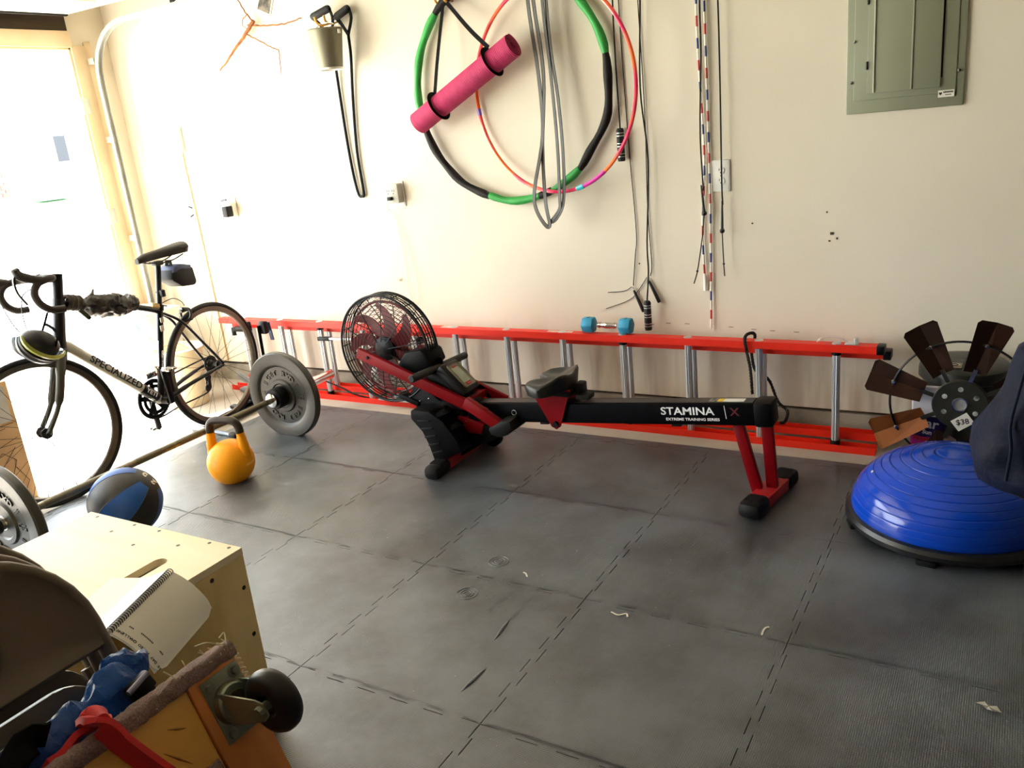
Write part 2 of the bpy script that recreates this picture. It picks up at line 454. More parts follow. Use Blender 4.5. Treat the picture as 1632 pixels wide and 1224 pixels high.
# ================================================================ things hung on the long wall
def hook(loc, label, depth=.06, sp=.045):
    x, y, z = loc
    t = thing('wall_hook', label, 'hook', (x, WY, z))
    obj('base_plate', MB().box((x, WY-.004, z), (.07, .008, .03), bev=.002), STEEL, t)
    for sx in (-sp/2, sp/2):
        obj('prong', MB().tube(smoothpts([(x+sx, WY-.006, z-.005), (x+sx, WY-depth*.6, z-.015), (x+sx, WY-depth, z-.005), (x+sx, WY-depth-.008, z+.022)]), .0055, 8), YELLOWHOOK, t)
    return t
def arc_pts(c, ux, uz, R, a0, a1, n, wob=0, seed=0):
    c, ux, uz = V(c), V(ux), V(uz); out = []
    for i in range(n+1):
        a = a0+(a1-a0)*i/n; r = R+wob*(noise.noise(V(a*3.1, seed, 0)))
        out.append(c+ux*(r*math.cos(a))+uz*(r*math.sin(a)))
    return out
# --- weighted green and black hoop: padded sleeves round a tube, seven sections
hc = (-.381, .915, 1.564); HR = .5057
hook((-.68, WY, 1.985), 'yellow two-pronged hook carrying the green and black hoop', .062, .05)
hp = thing('weighted_hoop', 'large padded hoop in green and dark brown sections on the wall', 'hoop', hc)
GRN = mat('green_foam', '#1f8f36', '#2fa648', 9, .55, bump=.25, bscale=90)
BRN = mat('dark_brown_foam', '#130f0c', '#1c1713', 9, .6, spec=.25, bump=.25, bscale=90)
def ang(px): return math.atan2(px[2]-hc[2], px[0]-hc[0])
cuts = [ang(p) for p in ((-0.7278, 0.915, 1.9244), (-0.8886, 0.915, 1.5161), (-0.5406, 0.915, 1.0739), (-0.2578, 0.915, 1.0565), (-0.2003, 0.915, 1.1002), (-0.0416, 0.915, 1.182), (0.119, 0.915, 1.6576), (-0.0135, 0.915, 1.884))]
A = [a if a > 0 else a+2*PI for a in cuts]
secs = [(A[0], A[1], GRN), (A[1], A[2], BRN), (A[2], A[3], GRN), (A[3], A[4], BRN), (A[4], A[5], GRN), (A[5], A[6]+2*PI if A[6] < A[5] else A[6], BRN)]
a6 = A[6]+2*PI if A[6] < A[5] else A[6]; a7 = A[7]+2*PI if A[7] < a6 else A[7]
secs += [(a6, a7, GRN), (a7, A[0]+2*PI, BRN)]
for k, (a, b, mt_) in enumerate(secs):
    if b <= a: continue
    n = max(4, int((b-a)/.06))
    rad = [.0185*(1+.10*math.sin(i*1.1+k)) for i in range(n+1)]; rad[0] *= .85; rad[-1] *= .85
    obj('foam_section', MB().tube(arc_pts(hc, (1, 0, 0), (0, 0, 1), HR, a, b, n, .012, k), .0185, 12, radii=rad), mt_, hp,
        label='green foam section' if mt_ is GRN else None)
# --- thin pink hoop, tilted a little off the wall
pc = V(-.124, .845, 1.535); pn = V(.189, 1, .013).normalized()
px_ = (V(1, 0, 0)-pn*pn.x).normalized(); pz_ = pn.cross(px_)*-1
pz_ = pz_ if pz_.z > 0 else -pz_
PINK = mat('pink_orange_tape', '#e8145a', '#ff6a1a', 5.5, .28, sharp=(.44, .6), coat=.5, detail=1)
ph = thing('fitness_hoop', 'thin glossy pink and orange hoop hanging in front of the green hoop', 'hoop', pc)
obj('ring', MB().tube(arc_pts(pc, px_, pz_, .441, 0, 2*PI, 96)[:-1], .0085, 10, True), PINK, ph)
ja = math.radians(-74)
obj('joint_sleeve', MB().tube(arc_pts(pc, px_, pz_, .441, ja-.045, ja+.045, 5), .0108, 10), mat('teal_tape', '#2fb3c4', '#62cfd8', 20, .25), ph, label='teal joint sleeve')
obj('tape_band', MB().tube(arc_pts(pc, px_, pz_, .441, math.radians(186), math.radians(190), 4), .0098, 10), mat('violet_tape', '#5c3fae', '#8a5fd0', 20, .3), ph, label='violet tape band')
obj('tape_band', MB().tube(arc_pts(pc, px_, pz_, .441, ja+.05, ja+.35, 8), .0092, 10), mat('magenta_tape', '#b5179e', '#d61f8f', 20, .3), ph, label='magenta tape band')
# --- rolled pink yoga mat in a black carry strap
a, b = V(-.846, .83, 1.455), V(-.285, .83, 1.738); d = (b-a).normalized()
ym = thing('yoga_mat', 'rolled pink yoga mat slung diagonally in a black carry strap', 'mat', (-.58, .83, 1.60))
def ribbed():
    m = mat('pink_ribbed_foam', '#c22a62', '#b32258', 20, .7)
    n, l = m.node_tree.nodes, m.node_tree.links; bs = n['Principled BSDF']
    tc = n.new('ShaderNodeTexCoord'); mp = n.new('ShaderNodeMapping')
    mp.inputs['Rotation'].default_value = (0, math.atan2(d.z, d.x), 0); l.new(tc.outputs['Object'], mp.inputs['Vector'])
    wv = n.new('ShaderNodeTexWave'); wv.wave_type = 'BANDS'; wv.bands_direction = 'X'; wv.inputs['Scale'].default_value = 38
    l.new(mp.outputs[0], wv.inputs['Vector'])
    bp = n.new('ShaderNodeBump'); bp.inputs['Strength'].default_value = .6; bp.inputs['Distance'].default_value = .003
    l.new(wv.outputs['Fac'], bp.inputs['Height']); l.new(bp.outputs['Normal'], bs.inputs['Normal'])
    return m
x_, y_ = frame(d)
spiral = []
for i in range(150):
    q = i/149; th = q*2*PI*4.2; r = .018+.0415*q
    spiral.append((math.cos(th)*r, math.sin(th)*r))
prof = spiral + [(p[0]*(1-.0042/max(.018, math.hypot(*p))), p[1]*(1-.0042/max(.018, math.hypot(*p)))) for p in spiral[::-1]]
yb = MB(); ra, rb = [], []
for px2, py2 in prof:
    ra.append(yb._v(a+x_*px2+y_*py2)); rb.append(yb._v(b+x_*px2+y_*py2))
k = len(prof)
for i in range(k): yb._f([ra[i], ra[(i+1) % k], rb[(i+1) % k], rb[i]])
h = len(spiral)
for i in range(h-1):
    yb._f([ra[i], ra[k-1-i], ra[k-2-i], ra[i+1]]); yb._f([rb[i], rb[i+1], rb[k-2-i], rb[k-1-i]])
obj('rolled_sheet', yb, ribbed(), ym)
STRAPB = mat('black_webbing', '#080707', '#0e0d0d', 60, .8, bump=.2, bscale=400, spec=.1)
hk = V(-.655, .895, 1.965)
for f, name in ((.235, 'a'), (.80, 'b')):
    c = a+(b-a)*f
    obj('strap_loop', MB().ribbon([c+x_*.0615*math.cos(2*PI*i/28)+y_*.0615*math.sin(2*PI*i/28) for i in range(28)], .022, .002, up=d, closed=True), STRAPB, ym)
    top = c+V(0, -.02, .058)
    obj('carry_strap', MB().ribbon(smoothpts([top, top*.6+hk*.4+V(0, -.012, 0), hk+V(.01 if f > .5 else -.01, -.004, 0)], 6), .021, .002, up=(.25, 1, 0)), STRAPB, ym)
# --- long grey stretch bands hanging from above the frame
GREYB = mat('grey_latex', '#3f3b32', '#302d26', 8, .5, spec=.35)
def loop_band(label, top, low, w, pts_l, pts_r, top2=None):
    t = thing('stretch_band', label, 'band', top)
    obj('band_loop', MB().ribbon(smoothpts(pts_l+pts_r, 5), w, .0035, up=(.35, 1, 0)), GREYB, t)
    return t
loop_band('grey flat stretch band, left of the two hanging over the hoops', (-.19, .90, 2.1), 0, .020,
    [(-.20, .872, 2.12), (-.212, .868, 1.9), (-.19, .868, 1.6), (-.19, .86, 1.35), (-.222, .80, 1.12), (-.225, .80, 1.03)],
    [(-.185, .80, .955), (-.16, .80, .955), (-.172, .80, 1.06), (-.19, .85, 1.3), (-.165, .868, 1.6), (-.185, .868, 1.9), (-.187, .872, 2.12)])
loop_band('grey flat stretch band, right of the two hanging over the hoops', (-.12, .90, 2.1), 0, .017,
    [(-.135, .872, 2.12), (-.142, .868, 1.9), (-.128, .866, 1.6), (-.115, .85, 1.3), (-.098, .80, 1.08), (-.105, .80, 1.02)],
    [(-.150, .80, .968), (-.12, .80, .985), (-.08, .80, 1.06), (-.085, .84, 1.25), (-.10, .862, 1.5), (-.122, .868, 1.75), (-.125, .872, 2.12)])
hook((-.16, WY, 2.10), 'yellow two-pronged hook holding the grey stretch bands', .06, .09)
# --- skipping ropes
def grip(mb, p0, p1, r0, r1): mb.cyl(p0, p1, r0, r1, 14)
BLKCORD = mat('black_cord', '#0b0a09', '#14110f', 60, .6, spec=.2)
FOAMGRIP = mat('black_foam_grip', '#111011', '#1c1a1a', 60, .7, bump=.2, bscale=300)
SILV = mat('silver_band', '#c8c8c4', None, 10, .35, .6)
t = thing('skipping_rope', 'black cord skipping rope with thick foam handles banded in silver', 'skipping rope', (.21, .935, 2.1))
obj('cord', MB().tube(smoothpts([(.160, .922, 1.345), (.156, .924, 1.6), (.158, .924, 1.86), (.172, .922, 2.10), (.23, .92, 2.18), (.285, .922, 2.10), (.280, .922, 1.84), (.262, .922, 1.5), (.281, .922, 1.2), (.262, .912, .85), (.266, .90, .72), (.2545, .895, .585)], 6), .0038, 6), BLKCORD, t)
for (x, y, z0, z1) in ((.1585, .922, 1.205, 1.345), (.2545, .895, .4495, .585)):
    h_ = obj('handle', MB().lathe([(0, z0), (.015, z0), (.0165, z0+.006), (.0165, z1-.008), (.012, z1), (0, z1)], (x, y, 0), seg=20), FOAMGRIP, t)
    for k in range(6):
        zz = z0+(.018, .030, .062, .074, .106, .118)[k]*(z1-z0)/.14
        obj('silver_ring', MB().lathe([(.0160, zz), (.0172, zz), (.0172, zz+.0035), (.0160, zz+.0035)], (x, y, 0), seg=20), SILV, h_)
t = thing('wire_skipping_rope', 'thin wire speed rope with slim tapered black handles dangling above the dumbbell', 'skipping rope', (.22, .94, 2.1))
obj('wire', MB().tube(smoothpts([(.172, .942, .645), (.188, .944, .78), (.20, .944, .9), (.186, .944, 1.3), (.176, .944, 1.86), (.19, .944, 2.12), (.235, .943, 2.165), (.266, .944, 2.1), (.262, .944, 1.84), (.268, .944, 1.4), (.26, .944, 1.0), (.266, .944, .75), (.258, .942, .69)], 6), .0022, 6), BLKCORD, t)
HB = mat('slim_black_handle', '#121111', '#1b1919', 40, .4)
for p0, p1, tl in (((0.1679, 0.94, 0.6368), (0.2178, 0.938, 0.5229), [(0.1632, 0.944, 0.6388), (0.1244, 0.944, 0.6176), (0.0413, 0.944, 0.6105)]), ((0.244, 0.94, 0.6812), (0.2965, 0.938, 0.569), [(0.2395, 0.944, 0.6833), (0.1965, 0.944, 0.6245), (0.147, 0.944, 0.5764), (0.026, 0.944, 0.5315)])):
    p0, p1 = V(p0), V(p1)
    obj('handle', MB().tube([p0+(p1-p0)*q for q in (.12, .2, .6, .95, 1)], .006, 10, radii=[.0045, .006, .0075, .0085, .007]), HB, t)
    obj('swivel', MB().tube([p0, p0+(p1-p0)*.14], .004, 8), WHITE, t, label='white swivel end')
    obj('wire_tail', MB().tube(smoothpts(tl, 5), .0017, 6), BLKCORD, t)
t = thing('beaded_rope', 'beaded skipping rope in red, white and blue segments', 'skipping rope', (.525, .93, 2.1))
bd = smoothpts([(.512, .94, .66), (.508, .94, .9), (.525, .94, 1.2), (.512, .94, 1.6), (.510, .94, 1.82), (.514, .94, 2.05), (.528, .94, 2.13), (.545, .94, 2.06), (.543, .94, 1.8), (.545, .94, 1.4), (.545, .94, 1.0), (.540, .938, .7), (.535, .935, .452)], 10)
BC = [mat('white_bead', '#ece7dc', None, 10, .4), mat('red_bead', '#c02a26', None, 10, .4), mat('white_bead', ''), mat('blue_bead', '#1c2d78', None, 10, .4)]
# resample to even beads
L = [0]
for i in range(1, len(bd)): L.append(L[-1]+(bd[i]-bd[i-1]).length)
def at(sv):
    for i in range(1, len(bd)):
        if L[i] >= sv: q = (sv-L[i-1])/max(1e-9, L[i]-L[i-1]); return bd[i-1].lerp(bd[i], q)
    return bd[-1]
BLn = .042; nb = int(L[-1]/BLn)
obj('cord', MB().tube(bd[::2]+[bd[-1]], .0016, 6), BC[0], t)
for k in range(nb):
    p, q = at(k*BLn+.001), at((k+1)*BLn-.001)
    if max(p.z, q.z) > 1.99: continue
    obj('bead', MB().cyl(p, q, .0046, seg=8), BC[k % 4], t)
obj('handle', MB().tube([(.5125, .939, .70), (.513, .939, .69), (.5135, .939, .634), (.514, .939, .628)], .008, 12, radii=[.005, .0075, .0085, .0095]), BC[0], t)
t = thing('speed_rope', 'black speed rope with slim knobbed handles beside the white outlet', 'skipping rope', (.565, .93, 2.1))
obj('cord', MB().tube(smoothpts([(.526, .912, 1.062), (.519, .914, 1.3), (.531, .916, 1.6), (.532, .918, 1.81), (.545, .918, 2.08), (.57, .918, 2.15), (.597, .918, 2.08), (.605, .918, 1.8), (.606, .918, 1.5), (.604, .916, 1.1), (.6065, .915, 1.0)], 6), .0034, 6), BLKCORD, t)
for top, knob, tail in (((0.518, 0.912, 1.0726), (0.5276, 0.91, 0.9676), [(0.5243, 0.915, 0.9564), (0.513, 0.915, 0.8604), (0.4889, 0.915, 0.724), (0.4697, 0.915, 0.6626)]), ((0.6041, 0.915, 1.0036), (0.6013, 0.915, 0.8907), [(0.6012, 0.915, 0.8854), (0.6039, 0.915, 0.7729), (0.6075, 0.915, 0.6968)])):
    a_, b_ = V(top), V(knob)
    obj('handle', MB().tube([a_-(b_-a_)*.12, a_+(b_-a_)*.15, b_], .004, 10, radii=[.0035, .0042, .0062]), HB, t)
    obj('knob', MB().ball(b_, .0115, (1, 1, .95), 14), HB, t)
    obj('tail', MB().tube(smoothpts(tail, 5), .0026, 6), BLKCORD, t)
    obj('stop_bead', MB().ball(V(tail[-1]).lerp(V(tail[-2]), .7 if len(tail) < 4 else .9), .0055, seg=10), HB, t)
# --- suspension straps with black grips, behind a small metal bucket
hkx = V(-1.375, WY, 1.985)
hook(hkx, 'yellow two-pronged hook behind the black handles and metal bucket', .10, .06)
t = thing('resistance_band', 'black tube resistance band with foam handles hung on a hook above the bucket', 'band', hkx)
for p0, p1, q in (((-1.452, .875, 2.012), (-1.336, .88, 2.040), 0), ((-1.33, .912, 1.998), (-1.242, .915, 2.030), 1)):
    p0, p1 = V(p0), V(p1)
    obj('grip', MB().tube([p0, p0.lerp(p1, .1), p0.lerp(p1, .9), p1], .019, 12, radii=[.015, .019, .019, .015]), FOAMGRIP, t)
    e = V(-1.385 + q*.115, .918, 1.91)
    obj('handle_strap', MB().ribbon(smoothpts([p0, p0*.5+e*.5+V(-.004, 0, .012), e], 6), .020, .004, up=(.3, 1, 0)), STRAPB, t)
    obj('handle_strap', MB().ribbon(smoothpts([p1, p1*.5+e*.5+V(.02, 0, .012), e], 6), .020, .004, up=(.3, 1, 0)), STRAPB, t)
obj('tube', MB().tube(smoothpts([(-1.387, .92, 1.91), (-1.398, .935, 1.7), (-1.400, .938, 1.45), (-1.392, .938, 1.25), (-1.375, .938, 1.13), (-1.352, .938, 1.115), (-1.338, .938, 1.14), (-1.342, .938, 1.35), (-1.318, .937, 1.6), (-1.285, .93, 1.8), (-1.272, .92, 1.91)], 7), .0075, 8), RUBBER, t)
PAIL = mat('brushed_tin', '#8f8b78', '#77735f', 12, .55, .55, stretch=(1, 1, .05))
BKX = -1.315
t = thing('metal_bucket', 'small brushed metal bucket hanging below the black handles', 'bucket', (-1.37, .83, 1.755))
obj('pail', MB().lathe([(0, 1.757), (.060, 1.757), (.062, 1.76), (.084, 1.93), (.088, 1.934), (.085, 1.938), (.081, 1.932), (.059, 1.764), (0, 1.764)], (BKX, .80, 0), seg=40), PAIL, t)
obj('bottom_disc', MB().lathe([(0, 1.7555), (.052, 1.7555), (.054, 1.748), (.060, 1.748), (.061, 1.760), (0, 1.7565)], (BKX, .80, 0), seg=40), WHITE, t, label='white bucket bottom')
obj('bail', MB().tube(smoothpts([(BKX-.085, .80, 1.925), (BKX-.075, .82, 1.95), (BKX-.05, .843, 1.972), (BKX+.03, .83, 1.962), (BKX+.085, .80, 1.925)], 6), .0022, 6), STEEL, t)
for s_ in (-1, 1): obj('ear', MB().box((BKX+s_*.086, .80, 1.918), (.006, .02, .022), bev=.002), STEEL, t)
bp_ = MB()
for k in range(7): bp_.box((BKX-.062+k*.0009, .763+k*.0003, 1.90-k*.009), (.002, .012, .004))
obj('printed_mark', bp_, BLACKPRINT, t)
# --- bare branch pinned on the wall
BARK = mat('peeled_branch_bark', '#a8672d', '#7c451d', 22, .8, bump=.4, bscale=120)
t = thing('branch', 'bare forked branch pinned to the wall left of the metal bucket', 'branch', (-1.95, .925, 2.04))
def twig(pts, r0, r1, name='twig'):
    P = smoothpts(pts, 5); n = len(P)
    P = [p+V(noise.noise(p*40), 0, noise.noise(p*40+V(9, 0, 0)))*.006 for p in P]
    obj(name, MB().tube(P, r0, 8, radii=[r0+(r1-r0)*i/(n-1) for i in range(n)]), BARK, t)
twig([(-1.9027, 0.92, 2.061), (-1.9562, 0.92, 2.0214), (-2.0162, 0.92, 1.9787), (-2.0935, 0.92, 1.9306), (-2.1561, 0.92, 1.8861), (-2.223, 0.92, 1.8476)], .011, .004, 'stem')
twig([(-1.9547, 0.925, 2.0465), (-1.8414, 0.925, 2.0281), (-1.7284, 0.925, 2.019), (-1.652, 0.925, 2.0178), (-1.5692, 0.925, 2.0305)], .0048, .003)
twig([(-1.9887, 0.925, 2.0101), (-1.9044, 0.925, 1.9677), (-1.8302, 0.925, 1.927), (-1.7635, 0.925, 1.8969)], .004, .003)
twig([(-1.7635, 0.925, 1.8969), (-1.7659, 0.925, 1.8503), (-1.7713, 0.925, 1.81), (-1.7707, 0.925, 1.7751)], .003, .0018)
twig([(-1.9101, 0.922, 2.059), (-1.9432, 0.922, 2.0946), (-1.9731, 0.922, 2.1423), (-2.006, 0.922, 2.1965)], .0045, .003)
twig([(-1.9406, 0.915, 2.094), (-1.9732, 0.915, 2.0798), (-1.9815, 0.915, 2.0497), (-1.9587, 0.915, 2.0279)], .003, .002)
# --- small photo print
t = thing('photo_print', 'small black and white photo print taped high on the wall', 'photo', (-1.8491, 0.948, 2.1257))
pa, pb, pd2, pe = [V(p) for p in [(-1.898, 0.947, 2.1142), (-1.8021, 0.947, 2.0698), (-1.7559, 0.947, 2.1607), (-1.8475, 0.947, 2.1988)]]
fr = MB()
def quad_slab(mb, P, th, inset=0):
    c = sum(P, V(0, 0, 0))/4; R = [p+(c-p)*inset for p in P]; n = (R[1]-R[0]).cross(R[3]-R[0]).normalized()
    if n.y > 0: n = -n
    va = [mb._v(p) for p in R]; vb = [mb._v(p+n*th) for p in R]
    mb._f(va); mb._f(vb[::-1])
    for i in range(4): mb._f([va[i], va[(i+1) % 4], vb[(i+1) % 4], vb[i]])
    return mb
obj('paper', quad_slab(MB(), [pa, pb, pd2, pe], .0015), mat('photo_paper', '#efe6d2', None, 9, .5), t)
obj('picture', quad_slab(MB(), [p+V(0, -.0015, 0) for p in (pa, pb, pd2, pe)], .0006, .16), mat('grey_photo_tones', '#0c0b0b', '#7b7063', 14, .4, sharp=(.42, .58)), t)
# --- outlets
def duplex(name, label, c, w, hgt, parts=True, y=WY):
    t = thing(name, label, 'outlet', (c[0], y, c[2]))
    x, z = c[0], c[2]
    obj('cover_plate', MB().box((x, y-.003, z), (w, .006, hgt), bev=.002), WHITE, t)
    for s_ in (-1, 1):
        r = obj('receptacle', MB().lathe([(0, .009), (.0155, .009), (.0165, .006), (.0165, 0)], (x, y, z+s_*.021), (0, -1, 0), 20), WHITE, t)
        sl = MB()
        for k in (-1, 1): sl.box((x+k*.0062, y-.0092, z+s_*.021+.004), (.0022, .001, .009))
        sl.lathe([(0, .0005), (.0026, .0005), (.0026, 0)], (x, y-.0089, z+s_*.021-.008), (0, -1, 0), 10)
        obj('slots', sl, BLACKPRINT, r)
    obj('screw', MB().lathe([(0, .0015), (.003, .001), (.0035, 0)], (x, y-.006, z), (0, -1, 0), 10), STEEL, t)
    return t
duplex('wall_outlet', 'white duplex wall outlet to the right of the hanging ropes', (.5925, 0, 1.117), .077, .130)
t = thing('outlet_adapter', 'cream wall outlet with a boxy multi-socket adapter and a thin cord', 'outlet', (-1.125, WY, 1.115))
obj('cover_plate', MB().box((-1.117, WY-.003, 1.115), (.085, .006, .128), bev=.002), WHITE, t)
ad = obj('adapter_body', MB().box((-1.13, WY-.026, 1.122), (.092, .042, .098), bev=.004), mat('grey_cream_plastic', '#b9b8ad', '#adab9f', 9, .45), t)
sl = MB()
for cx in (-1.148, -1.113):
    for k in (-1, 1): sl.box((cx+k*.006, WY-.0475, 1.137), (.0025, .001, .011))
    sl.lathe([(0, .0006), (.003, .0006), (.003, 0)], (cx, WY-.047, 1.122), (0, -1, 0), 10)
obj('slots', sl, BLACKPRINT, ad)
obj('plug', MB().box((-1.135, WY-.055, 1.098), (.026, .018, .018), bev=.003), BLACK, t)
t2 = thing('charger_cord', 'thin white cord with a small tag looping down the wall from the adapter', 'cord', (-1.13, .93, 1.09))
obj('cord', MB().tube(smoothpts([(-1.140, .878, 1.090), (-1.144, .874, 1.055), (-1.148, .915, 1.03), (-1.13, .94, .96), (-1.105, .942, .90), (-1.08, .942, .75), (-1.06, .942, .62), (-1.08, .942, .53), (-1.11, .942, .545), (-1.135, .942, .64), (-1.125, .942, .72), (-1.14, .942, .9), (-1.15, .938, 1.04)], 6), .0013, 6), mat('white_cord', '#c9c2b2', None, 9, .5), t2)
obj('tag', MB().box((-1.1886, 0.94, 0.6625), (.018, .003, .018), bev=.001), mat('pale_tag', '#c9bba6', None, 9, .6), t2)
t = thing('plug_adapter', 'white plug-in outlet adapter with a black plug near the corner', 'night light', (-2.365, WY, 1.09))  # plug-in outlet adapter with a black plug; gives no light
obj('cover_plate', MB().box((-2.37, WY-.003, 1.09), (.078, .006, .125), bev=.002), WHITE, t)
obj('body', MB().box((-2.365, WY-.03, 1.082), (.075, .05, .085), bev=.008), WHITE, t)
obj('black_plug', MB().box((-2.335, WY-.075, 1.075), (.042, .05, .062), bev=.006), BLACK, t, label='black plug-in block')
obj('switch_arm', MB().tube([(-2.40, WY-.05, 1.135), (-2.36, WY-.06, 1.142), (-2.345, WY-.06, 1.142)], .006, 8), mat('dark_blue_plastic', '#141a3a', None, 9, .4), t)
# --- thin conduit, clips and a door control near the corner
t = thing('cable_run', 'thin pale cable stapled down the wall beside the corner with small clips', 'cable', (-2.70, .945, .95))
obj('cable', MB().tube(smoothpts([(-2.706, .944, 1.43), (-2.70, .944, 1.2), (-2.69, .944, .9), (-2.683, .944, .45), (-2.68, .944, .12)], 5), .004, 6), mat('yellowed_cable', '#c9a868', '#b8965a', 9, .6), t)
for z in (1.1, 1.06):
    obj('clip', MB().beam((-2.735, .93, z+.012 if z > 1.08 else z-.012), (-2.712, .938, z), .01, .008, bev=.002), BLACK, t)
t = thing('door_control', 'slim white door control box high on the wall near the corner', 'control box', (-2.69, WY, 1.51))
obj('case', MB().box((-2.715, WY-.012, 1.505), (.07, .024, .15), bev=.003), WHITE, t)
obj('button', MB().box((-2.715, WY-.026, 1.50), (.03, .006, .05), bev=.002), WHITE, t)
t = thing('paper_notice', 'pale paper notice with a faint teal print beside the door control', 'notice', (-2.82, WY, 1.47))
obj('sheet', MB().box((-2.83, WY-.0012, 1.475), (.15, .002, .13)), mat('notice_paper', '#ece8dc', None, 9, .7), t)
nb_ = MB()
for x, z, w, hh in ((-2.865, 1.455, .012, .035), (-2.86, 1.50, .02, .006), (-2.82, 1.47, .02, .02), (-2.84, 1.49, .014, .02)): nb_.box((x, WY-.0028, z), (w, .001, hh))
obj('teal_print', nb_, mat('faint_teal_print', '#7fc4b4', None, 9, .6), t)
# --- breaker panel
PG = mat('grey_green_enamel', '#8b8e78', '#85886f', 2.5, .42, bump=.1, bscale=250)
t = thing('breaker_panel', 'grey-green metal electrical breaker panel set in the wall at upper right', 'electrical panel', (1.283, WY, 1.32))
x0, x1, z0, z1 = 1.084, 1.482, 1.318, 2.06
obj('cover_frame', MB().box(((x0+x1)/2, WY-.006, (z0+z1)/2), (x1-x0, .012, z1-z0), bev=.005), PG, t)
obj('raised_field', MB().box((1.283, WY-.013, (z0+z1)/2+.012), (.345, .008, z1-z0-.07), bev=.003), PG, t)
dr = obj('door', MB().box((1.282, WY-.021, 1.72), (.246, .010, .665), bev=.002), PG, t)
obj('door_rib', MB().box((1.182, WY-.028, 1.72), (.005, .006, .66), bev=.002), mat('light_enamel_edge', '#b9bba6', None, 9, .4), dr)
obj('door_fold', MB().box((1.310, WY-.0275, 1.72), (.006, .004, .66), bev=.0015), PG, dr)
obj('recess_edge', MB().box((1.4075, WY-.0175, 1.73), (.006, .004, .62)), BLACK, t)
for z in (1.487, 1.71): obj('hinge', MB().cyl((1.157, WY-.027, z-.014), (1.157, WY-.027, z+.014), .004, seg=8), DARKSTEEL, t)
for x, z in ((1.112, 1.575), (1.103, 1.432), (1.462, 1.438), (1.46, 1.95), (1.11, 1.95)):
    obj('screw', MB().lathe([(0, .006), (.005, .005), (.006, .002), (.0065, 0)], (x, WY-.016, z), (0, -1, 0), 12), STEEL, t)
st = obj('sticker', MB().box((1.425, WY-.0178, 1.363), (.052, .0012, .024)), mat('sticker_white', '#e3e1d2', None, 9, .5), t)
stx = MB()     # lettering too small to read in the photograph: two short printed lines
for k in range(7): stx.box((1.418+k*.0046, WY-.0186, 1.368), (.0038, .0006, .0055))
for k in range(5): stx.box((1.424+k*.0040, WY-.0186, 1.359), (.0030, .0006, .0032))
stx.prism([(-.005, .005), (0, .0035), (.005, .005), (.0045, -.001), (0, -.006), (-.0045, -.001)], (1.407, WY-.0184, 1.364), (1, 0, 0), (0, 0, 1), .0004)
obj('sticker_print', stx, BLACKPRINT, st)
obj('keeper', MB().lathe([(.010, 0), (.013, .001), (.013, 0)], (1.385, WY-.026, 1.715), (0, -1, 0), 20), PG, t)
# --- nail holes and scuffs
sc = MB()
for p in ((0.7197, 0.949, 0.9142), (1.018, 0.949, 0.9512), (0.2044, 0.949, 0.7458)): sc.lathe([(0, .001), (.003, .001), (.004, 0)], p, (0, -1, 0), 8)
for p, w, h in (((1.0382, 0.949, 0.8656), .014, .01), ((1.029, 0.949, 0.8355), .008, .006), ((1.0577, 0.949, 0.8451), .006, .008)): sc.box(p, (w, .001, h))
for x0_, z0_ in ((.25, .462), (.33, .470), (.42, .470), (.62, .462), (.72, .455), (.80, .452), (.9, .45)): sc.box((x0_, WY-.0006, z0_), (.022, .0012, .0022))
obj('wall_scuffs', sc, mat('scuff_dark', '#5a4a36', '#2d241b', 90, .9), bpy.data.objects['wall_back'])
# ================================================================ extension ladder lying on edge along the wall
ORANGE = mat('orange_red_fibreglass', '#e62a10', '#dc220c', 5, .45, spec=.35, bump=.08, bscale=200)
FZ = -.012
lt = thing('extension_ladder', 'orange-red fibreglass extension ladder lying on edge along the wall', 'ladder', (-.6, .80, FZ))
LT = .447
ROWS = ((.785, .835, 0), (.846, .900, .037))   # front section, and the narrower one nested behind it
def rail(x0, x1, row, top):
    # C channel, web outside, flanges turned inwards
    y0, y1, ins = ROWS[row]; h, th = .031, .004; t_, f_ = LT-ins, FZ+ins
    if top: P = [(y0, t_-h), (y0, t_), (y1, t_), (y1, t_-h), (y1-th, t_-h), (y1-th, t_-th), (y0+th, t_-th), (y0+th, t_-h)]
    else: P = [(y0, f_+h), (y0, f_), (y1, f_), (y1, f_+h), (y1-th, f_+h), (y1-th, f_+th), (y0+th, f_+th), (y0+th, f_+h)]
    return obj('rail', MB().prism(P, (x0, 0, 0), (0, 1, 0), (0, 0, 1), x1-x0), ORANGE, lt, smooth=False)
XL, XR = (-2.50, -2.46), (1.245, 1.262)
for top in (0, 1):
    for row in (0, 1):
        rail(XL[row], XR[row], row, top)
        y0, y1, ins = ROWS[row]
        if top or row:
            z = (LT-ins-.0155) if top else FZ+ins+.0155
            obj('end_cap', MB().box((XR[row]+.008, (y0+y1)/2, z), (.03, y1-y0+.006, .036), bev=.004), BLACK, lt)
def rung_mesh(r, c, z0, z1):
    n = 24
    prof = [((r if i % 2 else r*.86)*math.cos(2*PI*i/n), (r if i % 2 else r*.86)*math.sin(2*PI*i/n)) for i in range(n)]
    return MB().sweep([(c[0], c[1], z0), (c[0], c[1], z1)], prof)
